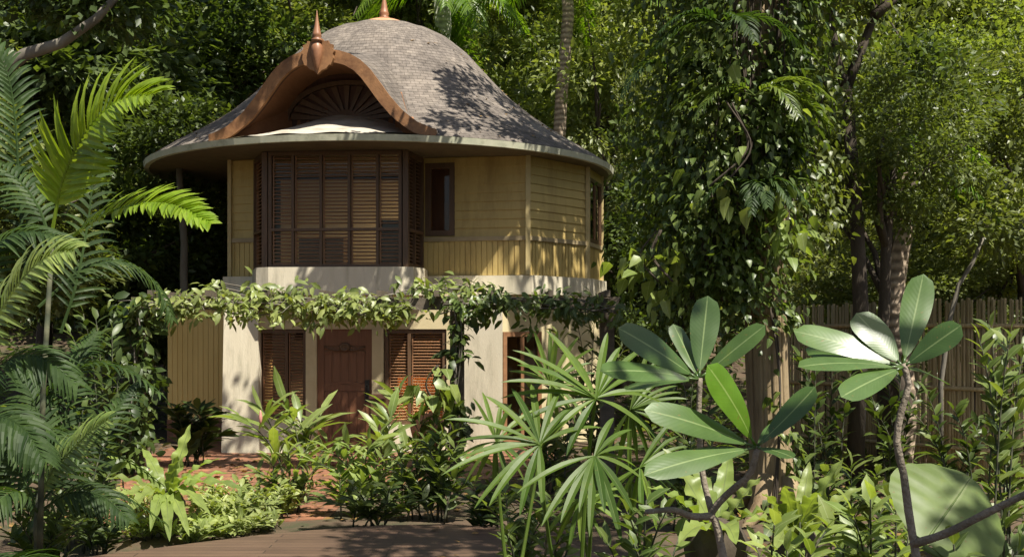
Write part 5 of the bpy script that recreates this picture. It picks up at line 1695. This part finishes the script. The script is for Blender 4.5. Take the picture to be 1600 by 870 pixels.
def runner(name, label, spots, n, L, m, seed, cat='climbing plant', spr=(.16, .16, .13), asp=.42):
    rng = np.random.default_rng(seed)
    pts = np.array([[*P(*s[:3])] for s in spots])
    e = empty(name, Vector(pts[0]), label, cat)
    ncl = n // 9
    k = rng.random(ncl) * (len(pts) - 1); i = k.astype(int); f = (k - i)[:, None]
    cc = pts[i] * (1 - f) + pts[i + 1] * f + rng.normal(size=(ncl, 3)) * spr
    j = rng.integers(0, ncl, n)
    p = cc[j] + rng.normal(size=(n, 3)) * .075
    d = rng.normal(size=(n, 3)) * [.8, .6, .4] + [0, -.25, -.45]
    nn = np.array([.1, -.35, .9]) + rng.normal(size=(n, 3)) * .4
    ll = L * rng.uniform(.55, 1.3, n)
    v, t, uv = leaves8(p, d, nn, ll, ll * asp * rng.uniform(.8, 1.2, n), .2, .35)
    link('foliage', tri_mesh('foliage', v, t, uv), M[m], e, True)
    g = G()
    for s in range(4):
        q = [Vector(a) + Vector(rng.normal(0, .06, 3)) for a in pts]
        g.tube(smooth(q, len(q) * 4), .012, 5)
    # twigs reach the sprays
    for a in range(0, ncl, 2):
        b_ = pts[i[a]] * (1 - f[a]) + pts[i[a] + 1] * f[a]
        g.tube([Vector(b_), Vector((b_ + cc[a]) / 2) + Vector((0, 0, .05)), Vector(cc[a])], .005, 4)
    g.build('stem', M['bark_grey'], e, True)
    return e
runner('climbing_vine', 'sunlit vine heaped along the pergola beam left of the door', [(215, 478, 17.3), (300, 474, 17.4), (390, 476, 17.4), (470, 478, 17.4), (560, 484, 17.4), (640, 480, 17.4)], 1350, .17, 'lf_perg', 131, spr=(.2, .2, .12))
runner('climbing_vine', 'vine tufts standing up on the pergola over the cream bay plinth', [(340, 452, 17.8), (420, 460, 17.9), (520, 470, 17.9), (600, 466, 17.9), (690, 452, 17.9), (760, 455, 17.9)], 420, .2, 'lf_perg', 132, spr=(.2, .25, .10))
runner('climbing_vine', 'darker vine along the right end of the pergola beam', [(690, 478, 17.4), (760, 472, 17.5), (830, 474, 17.5), (900, 480, 17.4), (965, 490, 17.2)], 750, .17, 'lf_bush', 133, spr=(.2, .22, .12))
runner('climbing_vine', 'dark vine climbing the pergola post right of the door', [(712, 480, 17.4), (716, 540, 17.4), (712, 600, 17.4), (706, 660, 17.3), (700, 720, 17.3)], 210, .19, 'lf_dark', 134, spr=(.10, .1, .12), asp=.5)
runner('climbing_vine', 'dense dark vine smothering the left pergola post', [(218, 470, 17.3), (212, 530, 17.3), (205, 600, 17.2), (200, 660, 17.2), (200, 720, 17.2)], 800, .22, 'lf_dark', 135, spr=(.2, .22, .2), asp=.5)  # dark leaf colour stands in for shade on this vine
cling('philodendron', 'pair of broad pale leaves hanging beside the dark post vine', [(690, 570, 17.0, .2, .1), (672, 600, 17.0, .2, .1), (690, 640, 17.0, .2, .1)], 26, .36, 'lf_ginger', 136, .12)

# ------------------------------------------------------------------ bamboo fence, pot, post, stones
fe = empty('bamboo_fence', (6.5, 17.5, 0), 'tall screen fence of upright bamboo canes at the right edge', 'fence')
random.seed(141)
fa = P(1195, 0, 19.5); fz = P(1720, 0, 15.5)
fa = Vector((fa.x, fa.y, 0)); fz = Vector((fz.x, fz.y, 0))
g = G()
Lf = (fz - fa).length
nfc = int(Lf / .045)
dirf = (fz - fa).normalized(); nf_ = Vector((-dirf.y, dirf.x, 0))
for k in range(nfc):
    p = fa + dirf * (k * .045 + random.uniform(-.006, .006)) + nf_ * random.uniform(-.012, .012)
    hh = 2.62 + random.uniform(-.04, .04) + .12 * k / nfc
    r = random.uniform(.02, .028)
    b0 = Vector((p.x, p.y, gz(p.x, p.y) - .05)); t0 = Vector((p.x + random.uniform(-.03, .03), p.y, hh))
    g.tube([b0, b0.lerp(t0, .33), b0.lerp(t0, .66), t0], [r, r, r * .95, r * .9], 6)
g.build('cane_screen', M['bamboo'], fe, True)
for z in (.45, 1.35, 2.3):
    g = G()
    a = fa - nf_ * .055; b = fz - nf_ * .055
    g.tube([Vector((a.x, a.y, z)), Vector(((a.x + b.x) / 2, (a.y + b.y) / 2, z + .02)), Vector((b.x, b.y, z))], .032, 8)
    g.build('fence_rail', M['bamboo'], fe, True)
for s_ in (.05, .35, .65, .95):
    g = G(); q = fa + dirf * Lf * s_ + nf_ * .09
    g.tube([Vector((q.x, q.y, -.05)), Vector((q.x, q.y, 2.55))], .06, 8); g.build('fence_post', M['bark_dark'], fe, True)

pot = gp(668, 0, 18.6)
e = empty('clay_pot', pot, 'rounded brown clay jar standing near the lower right window', 'pot')
g = G(); g.lathe(pot + Vector((0, 0, .3)), [(.001, 0), (.16, 0), (.25, .15), (.29, .32), (.25, .46), (.19, .52), (.22, .56), (.20, .57), (.16, .5), (.001, .48)], 24); g.build('jar', M['clay'], e, True)
g = G(); g.lathe(pot, [(.26, 0), (.26, .06), (.22, .1), (.22, .27), (.25, .30), (.001, .30)], 24); g.build('stand', M['stone'], e, True)
bx = gp(591, 0, 20.0)
e = empty('wooden_post', bx, 'short dark wooden post standing at the right side of the carved door', 'post')
g = G(); g.box(bx.x - .12, bx.x + .12, bx.y - .1, bx.y + .1, 0, 1.02); g.build('shaft', M['wood'], e)
g = G(); g.box(bx.x - .15, bx.x + .15, bx.y - .13, bx.y + .13, 1.021, 1.09); g.build('cap', M['darkred'], e)
